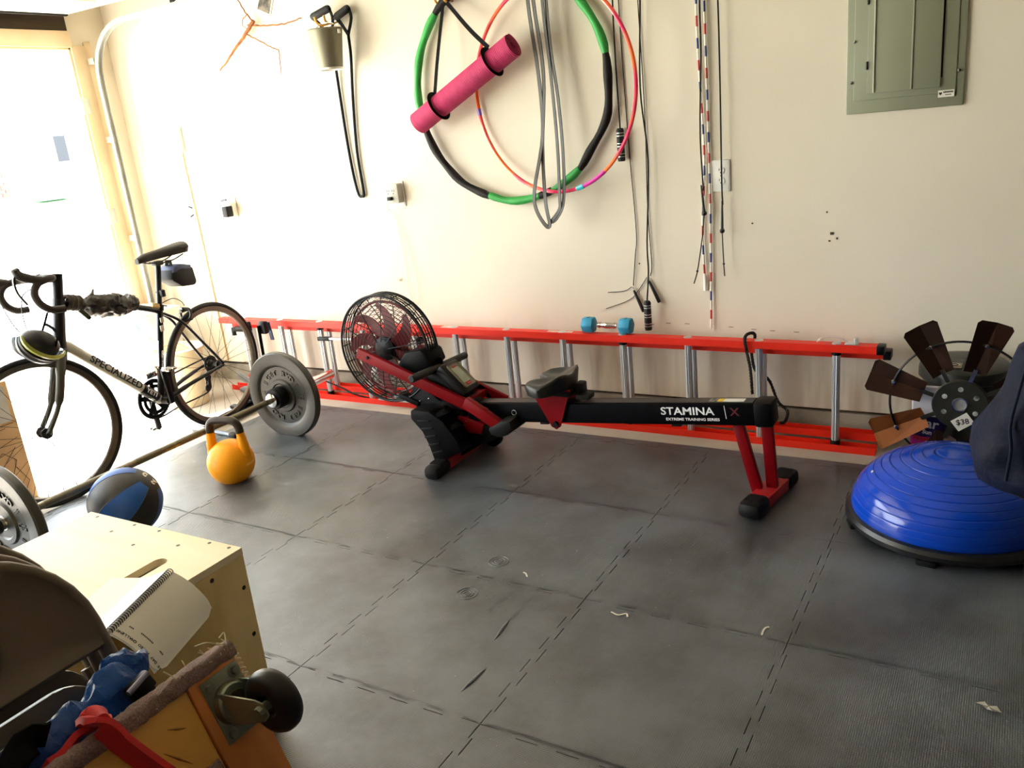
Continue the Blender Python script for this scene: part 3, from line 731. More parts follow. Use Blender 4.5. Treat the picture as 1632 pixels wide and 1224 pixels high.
for k in range(-8, 4):
    x = .160+.309*k
    for row, yy in ((0, .810), (1, .873)):
        if row and k > 2: continue
        ins = ROWS[row][2]
        obj('rung', rung_mesh(.0155, (x, yy), FZ+ins+.004, LT-ins-.004), ALU, lt, ang=20)
        if not row: obj('rung_cap', MB().lathe([(0, .003), (.016, .003), (.0185, .0015), (.0185, 0)], (x, yy, LT), seg=18), ALU, lt)
        if not row and k in (0, 3, -6):
            for zz in (LT-.034, FZ+.034): obj('rung_collar', MB().lathe([(.0165, -.012), (.02, -.012), (.02, .012), (.0165, .012)], (x, yy, zz), seg=18), BLACK, lt)
obj('rail_label', MB().box((-.80, .812, LT+.0006), (.085, .036, .0012)), mat('worn_white_label', '#e6d8cc', '#d9b9a8', 30, .6), lt)
obj('rail_label', MB().box((-.16, .812, LT+.0006), (.13, .022, .0012)), mat('worn_white_label', ''), lt)
# latch hardware on top near the right end
lk = MB().box((1.145, .81, LT+.004), (.05, .045, .006), bev=.002).box((1.16, .815, LT+.014), (.014, .02, .022), bev=.002)
lk.tube(smoothpts([(1.01, .81, LT+.004), (1.03, .812, LT+.02), (1.07, .814, LT+.026), (1.11, .812, LT+.02), (1.13, .811, LT+.006)], 5), .0018, 6)
obj('top_latch', lk, ALU, lt)
# swing-out shoes and brackets at the left foot end
ft = MB().beam((-2.40, .762, .10), (-2.22, .762, .03), .05, .006, up=(0, 1, .2)).box((-2.30, .765, FZ+.03), (.16, .04, .006)).box((-2.33, .762, FZ+.018), (.11, .045, .022), bev=.004)
obj('foot_shoe', ft, mat('grey_shoe', '#9aa1a8', '#7d848b', 12, .45, .6), lt)
obj('foot_shoe', MB().box((-2.30, .775, LT-.055), (.10, .05, .028), bev=.004).box((-2.37, .775, LT-.075), (.02, .02, .05), bev=.003), BLACK, lt)
obj('rope_pulley', MB().lathe([(0, -.01), (.02, -.01), (.014, 0), (.02, .01), (0, .01)], (-1.02, .84, LT-.09), (0, 1, 0), 18), BLACK, lt)
br = MB().beam((-1.62, .778, .36), (-1.18, .778, .372), .02, .01).beam((-1.30, .772, .03), (-1.05, .772, .03), .03, .005).box((-1.16, .772, .05), (.05, .03, .03), bev=.003)
obj('lock_bracket', br, ALU, lt)
obj('lock_grip', MB().beam((-1.69, .778, .355), (-1.60, .778, .358), .022, .022, bev=.003), BLACK, lt)
# black twisted haul rope looped over the top rail
ROPE = mat('black_rope', '#0e0c0b', '#1b1715', 80, .8, bump=.5, bscale=300)
def twisted(pts, r):
    P = smoothpts(pts, 8); mb = MB()
    for ph_ in (0, 2*PI/3, 4*PI/3):
        Q_ = []; s_ = 0
        for i, p in enumerate(P):
            d = (P[min(i+1, len(P)-1)]-P[max(i-1, 0)]).normalized(); x, y = frame(d, V(0, 1, 0))
            if i: s_ += (P[i]-P[i-1]).length
            a = ph_+s_*150; Q_.append(p+x*(r*.55*math.cos(a))+y*(r*.55*math.sin(a)))
        mb.tube(Q_, r*.62, 5)
    return mb
obj('haul_rope', twisted([(0.761, 0.76, 0.2238), (0.7532, 0.765, 0.3275), (0.7372, 0.77, 0.4076), (0.7288, 0.775, 0.4576), (0.7326, 0.8, 0.4728), (0.7482, 0.83, 0.4709), (0.7478, 0.86, 0.4464), (0.7215, 0.905, 0.3796), (0.7204, 0.908, 0.3531), (0.7406, 0.89, 0.2884), (0.7942, 0.9, 0.2459), (0.8338, 0.9, 0.1483), (0.876, 0.89, 0.1121), (0.87, 0.87, 0.0695), (0.8511, 0.86, 0.0655)], .0065), ROPE, lt)
obj('haul_rope', twisted([(-1.6827, 0.775, 0.1013), (-1.5702, 0.775, 0.0717), (-1.4879, 0.78, 0.0388), (-1.4128, 0.82, 0.0052)], .005), ROPE, lt)

# blue hex dumbbell standing on the ladder rail
BLUEV = mat('blue_neoprene', '#2f9cc4', '#2890b8', 12, .55)
t = thing('dumbbell', 'small blue hex dumbbell with a chrome handle resting on the ladder rail', 'dumbbell', (.08, .822, LT+.003))
hexp = [(.039*math.cos(PI/6+i*PI/3), .039*math.sin(PI/6+i*PI/3)) for i in range(6)]
hz = LT+.0035+.039*math.sin(PI/3)
hexp = [(.039*math.cos(i*PI/3), .039*math.sin(i*PI/3)) for i in range(6)]
for xs in (-.038, .148):
    hd = obj('head', MB().prism(hexp, (xs, .822, hz), (0, 1, 0), (0, 0, 1), .056, bev=.006), BLUEV, t)
    obj('weight_number', MB().text('5', .03, axes((xs+.028, .822, hz+.0345), (1, 0, 0), (0, 1, 0)), .001, bold=.0008), mat('dark_blue_print', '#1a5a78', None, 9, .6), hd)
hm = MB().lathe([(0, -.048), (.012, -.048), (.0105, -.03), (.0145, -.012), (.0155, 0), (.0145, .012), (.0105, .03), (.012, .048), (0, .048)], (.083, .822, hz), (1, 0, 0), 20)
for q in (-.036, .036): hm.lathe([(.009, -.004), (.0145, -.004), (.0145, .004), (.009, .004)], (.083+q, .822, hz), (1, 0, 0), 16)
obj('handle', hm, CHROME, t)
# ================================================================ rowing machine
REDM = mat('dark_red_enamel', '#7a040d', '#6b030a', 6, .42, spec=.1)
REDB = mat('bright_red_enamel', '#a5101a', '#940d15', 6, .4)
MATB = mat('matt_black_steel', '#040407', '#07070b', 20, .6, bump=.1, bscale=300, spec=.06)
SHELL = mat('black_shell_plastic', '#050506', '#090909', 14, .5, spec=.08)
RY = .24
rw = thing('rowing_machine', 'black and red air rowing machine with a caged fan wheel', 'rowing machine', (.2, RY, 0))
def side(mb, pts, y0, y1, bev=0):
    """outline given as (x, z) pairs, extruded from y0 to y1"""
    return mb.prism([(p[0], p[1]) for p in pts], (0, y1, 0), (1, 0, 0), (0, 0, 1), y1-y0, bev)
def XZ(L): return [(p[0], p[2]) for p in L]
# main rail, rising slightly to the rear
r0, r1 = V(-.32, RY, .2395), V(.972, RY, .3475)
rd = (r1-r0).normalized(); ru = V(-rd.z, 0, rd.x)
obj('rail', MB().beam(r0, r1, .082, .082, up=ru, bev=.006), MATB, rw)
obj('rail_end_cap', MB().beam(r1-rd*.055, r1+rd*.012, .094, .094, up=ru, bev=.012), SHELL, rw)
obj('rail_top_plate', MB().beam(r0+ru*.0415+rd*.05, r1+ru*.0415-rd*.06, .05, .003, up=ru), mat('worn_grey_rail', '#2a2a27', '#1a1a19', 14, .40, .4), rw)
def onrail(x, off=0, up_=0): # point on the near face of the rail
    t_ = (x-r0.x)/rd.x; return r0+rd*t_+V(0, -.0412-off, 0)+ru*up_
tx = MB().text('STAMINA', .042, axes(onrail(.672, .0006, .013), rd, ru), .0006, sx=1.17, bold=.0006)
tx.text('EXTREME TRAINING SERIES', .0145, axes(onrail(.690, .0006, -.018), rd, ru), .0006, sx=1.17, bold=.0002)
tx.beam(onrail(.818, .0006, -.014), onrail(.814, .0006, .036), .0008, .0022, up=(1, 0, 0))
obj('rail_lettering', tx, WHITEPRINT, rw)
obj('rail_letter_x', MB().text('X', .042, axes(onrail(.850, .0006, .011), rd, ru), .0006, sx=1.1, bold=.0006), mat('dark_red_print', '#5a1414', None, 9, .5), rw)
tl = r0+rd*((.80-r0.x)/rd.x)+ru*.0436
def patch(x, w, c, n_, d=.032): obj(n_, MB().beam(r0+rd*((x-r0.x)/rd.x)+ru*.0438, r0+rd*((x+w-r0.x)/rd.x)+ru*.0438, d, .0012, up=ru), c, rw)
patch(.805, .075, mat('white_label', '#d8d6cd', None, 9, .5), 'warning_label'); patch(.782, .022, mat('yellow_label', '#d8b52a', None, 9, .5), 'warning_label'); patch(.750, .030, mat('grey_label', '#aaa7a0', '#222222', 90, .5), 'warning_label')
obj('rail_stop', MB().beam(onrail(.60, -.03, -.046), onrail(.64, -.03, -.046), .04, .012, up=ru, bev=.003).beam(onrail(.03, -.03, -.046), onrail(.07, -.03, -.046), .04, .012, up=ru, bev=.003), BLACK, rw)
obj('pull_ring', MB().torus(onrail(-.075, .008, .005), (0, 1, 0), .011, .0018, 24, 6), STEEL, rw)
# rear legs and foot
for a, b in (((0.8509, 0.24, 0.288), (0.9305, 0.22, 0.0165)), ((0.9531, 0.24, 0.3174), (0.971, 0.25, 0.0394))):
    a, b = V(a), V(b)
    obj('rear_leg', MB().beam(a, b, .030, .040, up=(1, 0, 0), bev=.004), REDM, rw)
rf0, rf1 = V(.935, .085, .03), V(.985, .40, .03); fd = (rf1-rf0).normalized()
obj('rear_foot_bar', MB().beam(rf0+fd*.06, rf1-fd*.06, .075, .048, bev=.006), REDB, rw)
def foot_cap(p, d, n_='foot_cap', L=.10, w=.086, h=.062):
    p = V(p); x = V(0, 0, 1).cross(d)
    o = obj(n_, MB().beam(p-d*.012, p+d*L, w, h, bev=.022), RUBBER, rw)
    rb_ = MB()
    for k in range(6): rb_.beam(p+d*(.02+k*.009)+V(0, 0, h/2)-x*.026, p+d*(.02+k*.009)+V(0, 0, h/2)+x*.026, .004, .005)
    obj('grip_rib', rb_, RUBBER, o)
foot_cap(rf0+fd*.07, -fd); foot_cap(rf1-fd*.07, fd)
# front foot
ff0, ff1 = V(-.40, .01, .028), V(-.425, .50, .028); gd_ = (ff1-ff0).normalized()
obj('front_foot_bar', MB().beam(ff0+gd_*.05, ff1-gd_*.05, .055, .05, bev=.006), REDB, rw)
foot_cap(ff0+gd_*.09, -gd_, L=.115, w=.074, h=.06); foot_cap(ff1-gd_*.09, gd_, L=.115, w=.074, h=.06)
obj('transport_wheel', MB().lathe([(0, -.02), (.045, -.02), (.05, -.012), (.05, .012), (.045, .02), (0, .02)], (-.335, .40, .055), (0, 1, 0), 24), RUBBER, rw)
obj('wheel_hub', MB().lathe([(0, -.024), (.018, -.022), (.02, -.016), (.02, .0)], (-.335, .40, .055), (0, 1, 0), 18), REDM, rw)
# lower body: black housing and the front post
body = XZ([(-0.5724, 0.2, 0.358), (-0.4617, 0.2, 0.2786), (-0.3671, 0.2, 0.2866), (-0.332, 0.2, 0.2085), (-0.1819, 0.2, 0.1772), (-0.1459, 0.2, 0.1637), (-0.2012, 0.2, 0.1231), (-0.2833, 0.2, 0.0846), (-0.3332, 0.2, 0.055), (-0.3807, 0.2, 0.0253), (-0.4508, 0.2, -0.0138), (-0.4986, 0.2, -0.0106), (-0.5131, 0.2, 0.0765), (-0.5479, 0.2, 0.1214), (-0.5869, 0.2, 0.1841), (-0.6039, 0.2, 0.2517), (-0.631, 0.2, 0.3003)])
obj('housing', side(MB(), body, .205, .29, .008), SHELL, rw)
obj('post_plate', side(MB(), XZ([(-0.3696, 0.2, 0.2225), (-0.299, 0.2, 0.2117), (-0.2368, 0.2, 0.1946), (-0.2558, 0.2, 0.1463), (-0.3343, 0.2, 0.1438), (-0.3839, 0.2, 0.1682)]), .195, .30, .006), REDM, rw)
# foot rests: ribbed black plates on both sides with straps
for y0, tag_ in ((.085, 0), (.335, 1)):
    dx = 0
    pts = XZ([(-0.5382, 0.12, 0.2705), (-0.4399, 0.12, 0.2734), (-0.3733, 0.12, 0.2336), (-0.3099, 0.12, 0.1536), (-0.291, 0.12, 0.1037), (-0.3641, 0.12, 0.0716), (-0.412, 0.12, 0.0391), (-0.442, 0.12, 0.0414), (-0.4638, 0.12, 0.1192), (-0.4889, 0.12, 0.1755), (-0.5416, 0.12, 0.2292)])
    pts = [(p[0]+(-.0 if tag_ == 0 else -.012), p[1]) for p in pts]
    fr_ = obj('foot_rest', side(MB(), pts, y0, y0+.10, .007), SHELL, rw)
    for q in (.2, .36, .52, .68, .84):
        c1_, c2_ = V(pts[0][0], y0-.002, pts[0][1]).lerp(V(pts[7][0], y0-.002, pts[7][1]), q), V(pts[1][0], y0-.002, pts[1][1]).lerp(V(pts[5][0], y0-.002, pts[5][1]), q)
        obj('tread_rib', MB().beam(c1_.lerp(c2_, .15), c1_.lerp(c2_, .85), .006, .006, bev=.001), BLACK, fr_)
    a, b = V(pts[1][0]-.01, y0+.02, pts[1][1]), V(pts[4][0]-.02, y0+.02, pts[4][1])
    for q in (.25, .6):
        c = a.lerp(b, q)
        obj('foot_strap', MB().ribbon(smoothpts([c+V(-.045, -.01, -.02), c+V(.0, -.012, .018), c+V(.035, .04, .035), c+V(.01, .10, .02)], 5), .028, .003, up=(.6, .3, .9)), STRAPB, fr_)
obj('post_roller', MB().cyl((-.447, .10, .372-.12), (-.447, .37, .372-.12), .016, seg=16), STEEL, rw)
bl = MB()
for p in [(-0.565, 0.19, 0.2734), (-0.5488, 0.19, 0.2451), (-0.5142, 0.19, 0.2894), (-0.4613, 0.19, 0.2352), (-0.5227, 0.19, 0.1036), (-0.4568, 0.19, 0.0383), (-0.3265, 0.19, 0.2011), (-0.2628, 0.19, 0.2418)]: bl.ball((p[0], .197, p[2]), .0036, seg=8)
obj('bolts', bl, CHROME, rw)
# console
con = XZ([(-0.4793, 0.17, 0.4201), (-0.4179, 0.17, 0.4298), (-0.3175, 0.17, 0.3351), (-0.2452, 0.17, 0.2789), (-0.2863, 0.17, 0.2582), (-0.3702, 0.17, 0.2621), (-0.4648, 0.17, 0.3408), (-0.5287, 0.17, 0.3649)])
obj('console_housing', side(MB(), con, .165, .25, .01), SHELL, rw)
c0, c1, c2, c3 = [V(p) for p in ((-0.4154, 0.17, 0.4243), (-0.3212, 0.17, 0.332), (-0.3001, 0.25, 0.3214), (-0.3996, 0.25, 0.4321))]
cx = (c1-c0).normalized(); cn = cx.cross(V(0, 1, 0)).normalized(); cn = cn if cn.z > 0 else -cn
ctr = (c0+c1)/2; ctr.y = .222
cmat = axes(ctr+cn*.010, cx, (0, 1, 0)); Lc = (c1-c0).length
cs = obj('console', MB(cmat).box((0, 0, 0), (Lc*1.28, .125, .045), bev=.012), BLACK, rw)
zsg = 1 if (cmat.to_3x3() @ V(0, 0, 1)).dot(cn) > 0 else -1
obj('screen_bezel', MB(cmat).box((-.002, .004, zsg*.0228), (Lc*.98, .082, .004), bev=.010), mat('bezel_cream', '#8d8672', '#7d7663', 14, .45), cs)
obj('screen', MB(cmat).box((-.004, .004, zsg*.0248), (Lc*.66, .058, .002), bev=.004), mat('lcd_grey_green', '#a9b0a0', '#9aa291', 6, .2), cs)
obj('button', MB(cmat).box((Lc*.355, .004, zsg*.0250), (.014, .03, .004), bev=.004).box((-Lc*.36, .004, zsg*.0250), (.010, .026, .003), bev=.003), mat('red_button', '#b3202a', None, 9, .4), cs)
dg = MB()
for k in range(5): dg.box((-.018+k*.008, .004, zsg*.026), (.004, .026 if k % 2 else .018, .0005))
obj('digits', dg, mat('lcd_digit', '#7e8676', None, 9, .4), cs)
# the red side arm, the cradle and the lower red fork
obj('side_arm', MB().beam(V((-0.8261, 0.135, 0.5026)), V((-0.1875, 0.15, 0.263)), .022, .048, up=(0, 0, 1), bev=.003), REDM, rw)
obj('side_arm', MB().beam(V((-0.8261, 0.135, 0.5026))+V(0, .19, 0), V((-0.1875, 0.15, 0.263))+V(0, .17, 0), .022, .048, up=(0, 0, 1), bev=.003), REDM, rw)
fk = obj('lower_fork', MB().beam(V((-0.2818, 0.145, 0.3126)), V((-0.1076, 0.145, 0.211)), .03, .05, up=(0, 0, 1), bev=.004), REDM, rw)
obj('cradle', MB().box(V((-0.3032, 0.24, 0.2985)), (.05, .15, .035), bev=.008), REDM, rw)
nose = XZ([(-0.173, 0.14, 0.2062), (-0.1065, 0.14, 0.2464), (-0.0607, 0.14, 0.2508), (-0.0554, 0.14, 0.2182), (-0.0769, 0.14, 0.1881), (-0.1153, 0.14, 0.1728), (-0.1608, 0.14, 0.1792)])
obj('fork_bumper', side(MB(), nose, .125, .30, .008), RUBBER, rw)
obj('arm_bolt', MB().lathe([(0, .006), (.007, .005), (.008, 0)], V((-0.7678, 0.135, 0.4853))-V(0, .011, 0), (0, -1, 0), 14), BLACK, rw)
obj('strap_hook', MB().ribbon(smoothpts([V((-0.3343, 0.3, 0.3284)), V((-0.3021, 0.31, 0.3218)), V((-0.2864, 0.31, 0.2909)), V((-0.2623, 0.31, 0.2753))], 5), .022, .004, up=(0, 1, .3)), STRAPB, rw)
# handle on the cradle
h0, h1 = V(-.452, .015, .440), V(-.485, .475, .411)
hd_ = obj('handle', MB().tube([h0, h0.lerp(h1, .01), h0.lerp(h1, .99), h1], .0165, 16, radii=[.013, .0165, .0165, .013]), FOAMGRIP, rw)
obj('handle_yoke', MB().ribbon(smoothpts([h0.lerp(h1, .5)+V(0, 0, .0), h0.lerp(h1, .5)+V(-.02, 0, .022), h0.lerp(h1, .5)+V(.02, .0, .03)], 5), .03, .006, up=(0, 1, 0)), BLACK, hd_)
obj('handle_bolt', MB().lathe([(0, .004), (.005, .003), (.006, 0)], h0.lerp(h1, .46)+V(.004, -.016, .004), (0.2, -1, .2), 12), CHROME, hd_)
# flywheel fan in its wire cage
fc = V(-.735, RY, .503); FR = .245
for yy, rr_, R in ((-.034, .0055, FR), (-.017, .0028, FR+.002), (.0, .0028, FR+.002), (.017, .0028, FR+.002), (.034, .0055, FR)):
    obj('cage_rim', MB().torus(fc+V(0, yy, 0), (0, 1, 0), R, rr_, 72, 8), BLACK, rw)
cb_ = MB()
for k in range(20):
    a = k*PI/10; e = V(math.cos(a), 0, math.sin(a))*(FR+.002)
    cb_.tube([fc+e+V(0, -.034, 0), fc+e+V(0, .034, 0)], .0026, 6)
o = obj('cage_ties', cb_, BLACK, rw); o['kind'] = 'stuff'
for s_ in (-1, 1):
    g = MB()
    for k in range(11):
        R = .052+k*.0185
        g.torus(fc+V(0, s_*(.036+.014*(1-(R/FR)**2)), 0), (0, 1, 0), R, .0014, 56, 5)
    for k in range(10):
        a = k*PI/5+.2; e = V(math.cos(a), 0, math.sin(a))
        g.tube([fc+e*.04+V(0, s_*.052, 0), fc+e*.16+V(0, s_*.047, 0), fc+e*(FR-.004)+V(0, s_*.036, 0)], .0022, 6)
    o = obj('wire_grille', g, BLACK, rw); o['kind'] = 'stuff'
# diamond mesh behind the grille
dm = MB(); st_ = .022
for s2 in (-1, 1):
    for k in range(-16, 17):
        c = k*st_*.8; Lm = math.sqrt(max(0, (FR-.008)**2-c*c))
        if Lm < .02: continue
        n_ = V(math.cos(s2*.95), 0, math.sin(s2*.95)); t_ = V(-n_.z, 0, n_.x)
        dm.tube([fc+n_*c-t_*Lm+V(0, .032+.002*s2, 0), fc+n_*c+t_*Lm+V(0, .032+.002*s2, 0)], .0010, 4)
o = obj('mesh_guard', dm, BLACK, rw); o['kind'] = 'stuff'
FANR = mat('dark_red_fan_plastic', '#5d0c12', '#4a0a0f', 8, .45, spec=.35)
for k in range(8):
    a0 = k*PI/4+.35; P = []
    for i in range(9):
        q = i/8; R = .05+q*.155; a = a0+.55*q*q
        P.append(fc+V(R*math.cos(a), (-.018+.036*0), R*math.sin(a)))
    wds = [.55+.9*math.sin(PI*min(1, .25+q*.75)) for q in [i/8 for i in range(9)]]
    obj('fan_blade', MB().sweep(P, [(-.023, -.0016), (.023, -.0016), (.023, .0016), (-.023, .0016)], False, (0.0, 1, .35), scale=wds), FANR, rw)
obj('fan_ring', MB().torus(fc, (0, 1, 0), .212, .006, 56, 8), FANR, rw)
obj('fan_hub', MB().lathe([(0, -.04), (.035, -.04), (.055, -.03), (.058, 0), (.055, .026), (0, .03)], fc, (0, 1, 0), 28), BLACK, rw)
obj('drive_cover', side(MB(), XZ([(-0.5959, 0.19, 0.5046), (-0.5113, 0.19, 0.5203), (-0.4802, 0.19, 0.505), (-0.4621, 0.19, 0.4493), (-0.5419, 0.19, 0.4156), (-0.6087, 0.19, 0.3879), (-0.6676, 0.19, 0.4134), (-0.6315, 0.19, 0.4594)]), .17, .30, .012), SHELL, rw)
obj('cage_stay', MB().beam(V((-0.6836, 0.22, 0.2894)), V((-0.5757, 0.22, 0.2562)), .05, .025, bev=.005), SHELL, rw)
# sliding seat: a contoured pad raised at the back, notched at the front
sx0, sz0 = .095, .418
def seat_pt(u, v):
    # u along x (-1 front ... 1 back), v along y; outline pinched at the front centre and at the waist
    hw = .150*(1-.14*max(0, u)**2)
    y = v*hw
    front = -.098+.060*math.exp(-(y/.034)**2)+.030*(abs(v)**4)
    back = .098-.022*(abs(v)**3)
    x = front+(back-front)*(u+1)/2
    z = .006*v*v+.036*max(0, (u-.0))**1.3*(.72+.5*math.exp(-((abs(v)-.55)/.3)**2))-.010*math.exp(-((u+.2)/.6)**2-(abs(v)-.5)**2/.09)-.010*max(0, -u-.6)
    return x, y, z
sm_ = MB(); N = 26; top_, bot_ = {}, {}
for i in range(N+1):
    for j in range(N+1):
        u_, v_ = -1+2*i/N, -1+2*j/N
        # squircle mapping keeps the corners round
        uu, vv = u_*math.sqrt(1-v_*v_*.42), v_*math.sqrt(1-u_*u_*.42)
        x, y, z = seat_pt(uu, vv)
        e = max(abs(u_), abs(v_)); dz = -.016*max(0, (e-.86)/.14)**2
        top_[i, j] = sm_._v((sx0+x, RY+y, sz0+z+dz)); bot_[i, j] = sm_._v((sx0+x*.94, RY+y*.94, sz0-.048+.35*max(0, z)))
for i in range(N):
    for j in range(N):
        sm_._f([top_[i, j], top_[i+1, j], top_[i+1, j+1], top_[i, j+1]]); sm_._f([bot_[i, j], bot_[i, j+1], bot_[i+1, j+1], bot_[i+1, j]])
for k in range(N):
    for A_, B_ in (((k, 0), (k+1, 0)), ((N, k), (N, k+1)), ((N-k, N), (N-k-1, N)), ((0, N-k), (0, N-k-1))):
        sm_._f([top_[A_], top_[B_], bot_[B_], bot_[A_]])
obj('seat', sm_, mat('moulded_seat_rubber', '#15150f', '#11110d', 10, .42, bump=.1, bscale=200, spec=.4), rw, ang=60)
for s_ in (-1, 1):
    tri = [(.018, .370), (.195, .385), (.140, .225), (.122, .212), (.100, .222)]
    obj('carriage_plate', side(MB(), tri, RY+s_*.05-.003, RY+s_*.05+.003), REDM, rw)
    obj('carriage_wheel', MB().lathe([(0, -.006), (.012, -.006), (.012, .006), (0, .006)], (.120, RY+s_*.057, .236), (0, 1, 0), 14), BLACK, rw)
obj('seat_bracket', MB().box((.108, RY, .366), (.17, .11, .024), bev=.004), BLACK, rw)
obj('seat_buffer', MB().box((.235, RY, .350), (.06, .06, .022), bev=.006).box((.21, RY+.02, .375), (.035, .05, .05), bev=.008), RUBBER, rw)
# ================================================================ road bike
bo_, bu = V(-2.016, .307, -.010), V(.107, -.994, 0).normalized()
BM = axes(bo_, bu, V(0, 0, 1).cross(bu))     # x forward, y to the rider's left (towards the camera), z up
if (BM.to_3x3() @ V(0, 0, 1)).z < 0: raise RuntimeError
def B(x, y, z): return BM @ V(x, y, z)
bk_ = thing('road_bike', 'black and silver road bicycle with drop handlebars parked by the open garage door', 'bicycle', bo_)
FRB = mat('gloss_black_frame', '#060607', '#0a0a0b', 9, .3, spec=.4)
FRS = mat('pearl_white_frame', '#c3c1b4', '#b1afa2', 5, .3, coat=.4)
TYRE = mat('bike_tyre_rubber', '#0d0b0a', '#14110f', 30, .7, spec=.3)
RIMM = mat('grey_rim', '#5b554c', '#6d665b', 8, .35, .7)
HT0, HB0 = V(.815, 0, .885), V(.872, 0, .675)
STEER = math.radians(-18)
BF = BM @ Matrix.Translation(HB0) @ Matrix.Rotation(STEER, 4, HT0-HB0) @ Matrix.Translation(-HB0)   # front end, turned a little
def ft_(pts, r, radii=None, seg=14): return MB(BF).tube(pts, r, seg, radii=radii)
def bt(pts, r, radii=None, seg=14): return MB(BM).tube(pts, r, seg, radii=radii)
WR = .336
def wheel(x, name, BM):
    c = V(x, 0, WR)
    t_ = obj(name, MB(BM).torus(c, (0, 1, 0), WR-.0125, .0125, 96, 10), TYRE, bk_, label='black tyre')
    obj('rim', MB(BM).lathe([(WR-.022, -.0105), (WR-.046, -.009), (WR-.050, 0), (WR-.046, .009), (WR-.022, .0105), (WR-.022, -.0105)], c, (0, 1, 0), 96), RIMM, t_)
    sp = MB(BM)
    for k in range(28):
        a = 2*PI*k/28; s_ = 1 if k % 2 else -1; da = .5*(1 if (k//2) % 2 else -1)
        h_ = V(x+.021*math.cos(a+da*1.6), s_*.030, WR+.021*math.sin(a+da*1.6)); r_ = V(x+(WR-.048)*math.cos(a), s_*.003, WR+(WR-.048)*math.sin(a))
        sp.tube([h_, r_], .00105, 4)
    obj('spokes', sp, DARKSTEEL, t_)
    obj('hub', MB(BM).lathe([(0, -.05), (.008, -.05), (.009, -.036), (.024, -.033), (.024, -.029), (.012, -.02), (.012, .02), (.024, .029), (.024, .033), (.009, .036), (.008, .05), (0, .05)], c, (0, 1, 0), 20), DARKSTEEL, t_)
    return t_
rwl = wheel(0, 'rear_wheel', BM); fwl = wheel(1.035, 'front_wheel', BF)
BBp, STp, HT, HB_ = V(.400, 0, .272), V(.282, 0, .715), V(.815, 0, .885), V(.872, 0, .675)
# two frame tones: black seat tube and stays, pearl down tube
obj('seat_tube', bt([BBp, BBp.lerp(STp, .5), STp], .016, [.018, .016, .0165]), FRB, bk_)
obj('top_tube', bt(smoothpts([STp+V(0, 0, -.015), V(.45, 0, .762), V(.66, 0, .823), HT+V(-.01, 0, -.03)], 4), .0155), FRB, bk_)
obj('down_tube', bt(smoothpts([HB_+V(-.005, 0, .03), V(.80, 0, .640), V(.66, 0, .508), V(.5, 0, .362), BBp+V(.005, 0, .0)], 5), .024, [.020]*3+[.025]*16+[.023]*2), FRS, bk_)
obj('head_tube', bt([HB_, HB_.lerp(HT, .2), HT], .026, [.030, .027, .025]), FRB, bk_)
for s_ in (-1, 1):
    obj('chain_stay', bt(smoothpts([BBp+V(-.02, s_*.022, -.004), V(.24, s_*.04, .30), V(.10, s_*.056, .322), V(.0, s_*.062, WR)], 4), .010, [.013]*4+[.0105]*5+[.008]*4), FRB, bk_)
    obj('seat_stay', bt(smoothpts([STp+V(-.008, s_*.010, -.03), V(.19, s_*.030, .62), V(.09, s_*.050, .475), V(.0, s_*.062, WR+.008)], 4), .0075), FRB, bk_)
    obj('fork_leg', ft_(smoothpts([HB_+V(.012, s_*.018, -.035), V(.915, s_*.038, .56), V(.962, s_*.046, .44), V(1.035, s_*.050, WR)], 5), .013, [.021]*5+[.018]*5+[.011]*6), mat('flare_tinted_fork', '#23241a', '#3b3a2c', 5, .38), bk_)  # olive cast from the flare is mixed into the dark fork colour
obj('fork_crown', ft_([HB_+V(.002, 0, -.008), HB_+V(.014, 0, -.055)], .030), FRB, bk_)
# lettering on the down tube (reads from the head tube to the cranks) and on the seat tube
da_, db_ = V(.80, 0, .636), V(.47, 0, .336); dd = (db_-da_).normalized()
def tube_text(mb, txt, size, c, d, off, sx=1, bold=.0006, flip=1):
    return mb.text(txt, size, BM @ axes(V(c)+V(0, off, 0), d, V(d.z, 0, -d.x)*flip), .0012, sx=sx, bold=bold)
sp_ = MB(); tube_text(sp_, 'SPECIALIZED', .044, da_.lerp(db_, .52)+V(.004, 0, .006), dd, .0245, 1.28, .0011, -1 if V(dd.z, 0, -dd.x).z < 0 else 1)
obj('frame_lettering', sp_, BLACKPRINT, bk_)
obj('lower_band', bt([V(.505, 0, .367), V(.425, 0, .294)], .0262), FRB, bk_)
yt = MB(); tube_text(yt, 'YETI', .030, V(.466, 0, .332), dd, .0268, 1.2, .0008, -1 if V(dd.z, 0, -dd.x).z < 0 else 1)
obj('band_lettering', yt, WHITEPRINT, bk_)
sd = (STp-BBp).normalized()
sl_ = MB(); tube_text(sl_, 'SPECIALIZED', .016, BBp.lerp(STp, .42), sd, .0172, 1.2, .0004, 1)
obj('seat_tube_lettering', sl_, WHITEPRINT, bk_)
obj('seat_tube_patch', MB(BM).box(STp.lerp(BBp, .22)+V(0, .0155, 0), (.022, .004, .03), bev=.001).box(STp.lerp(BBp, .13)+V(0, .0155, 0), (.022, .004, .025), bev=.001), FRS, bk_)
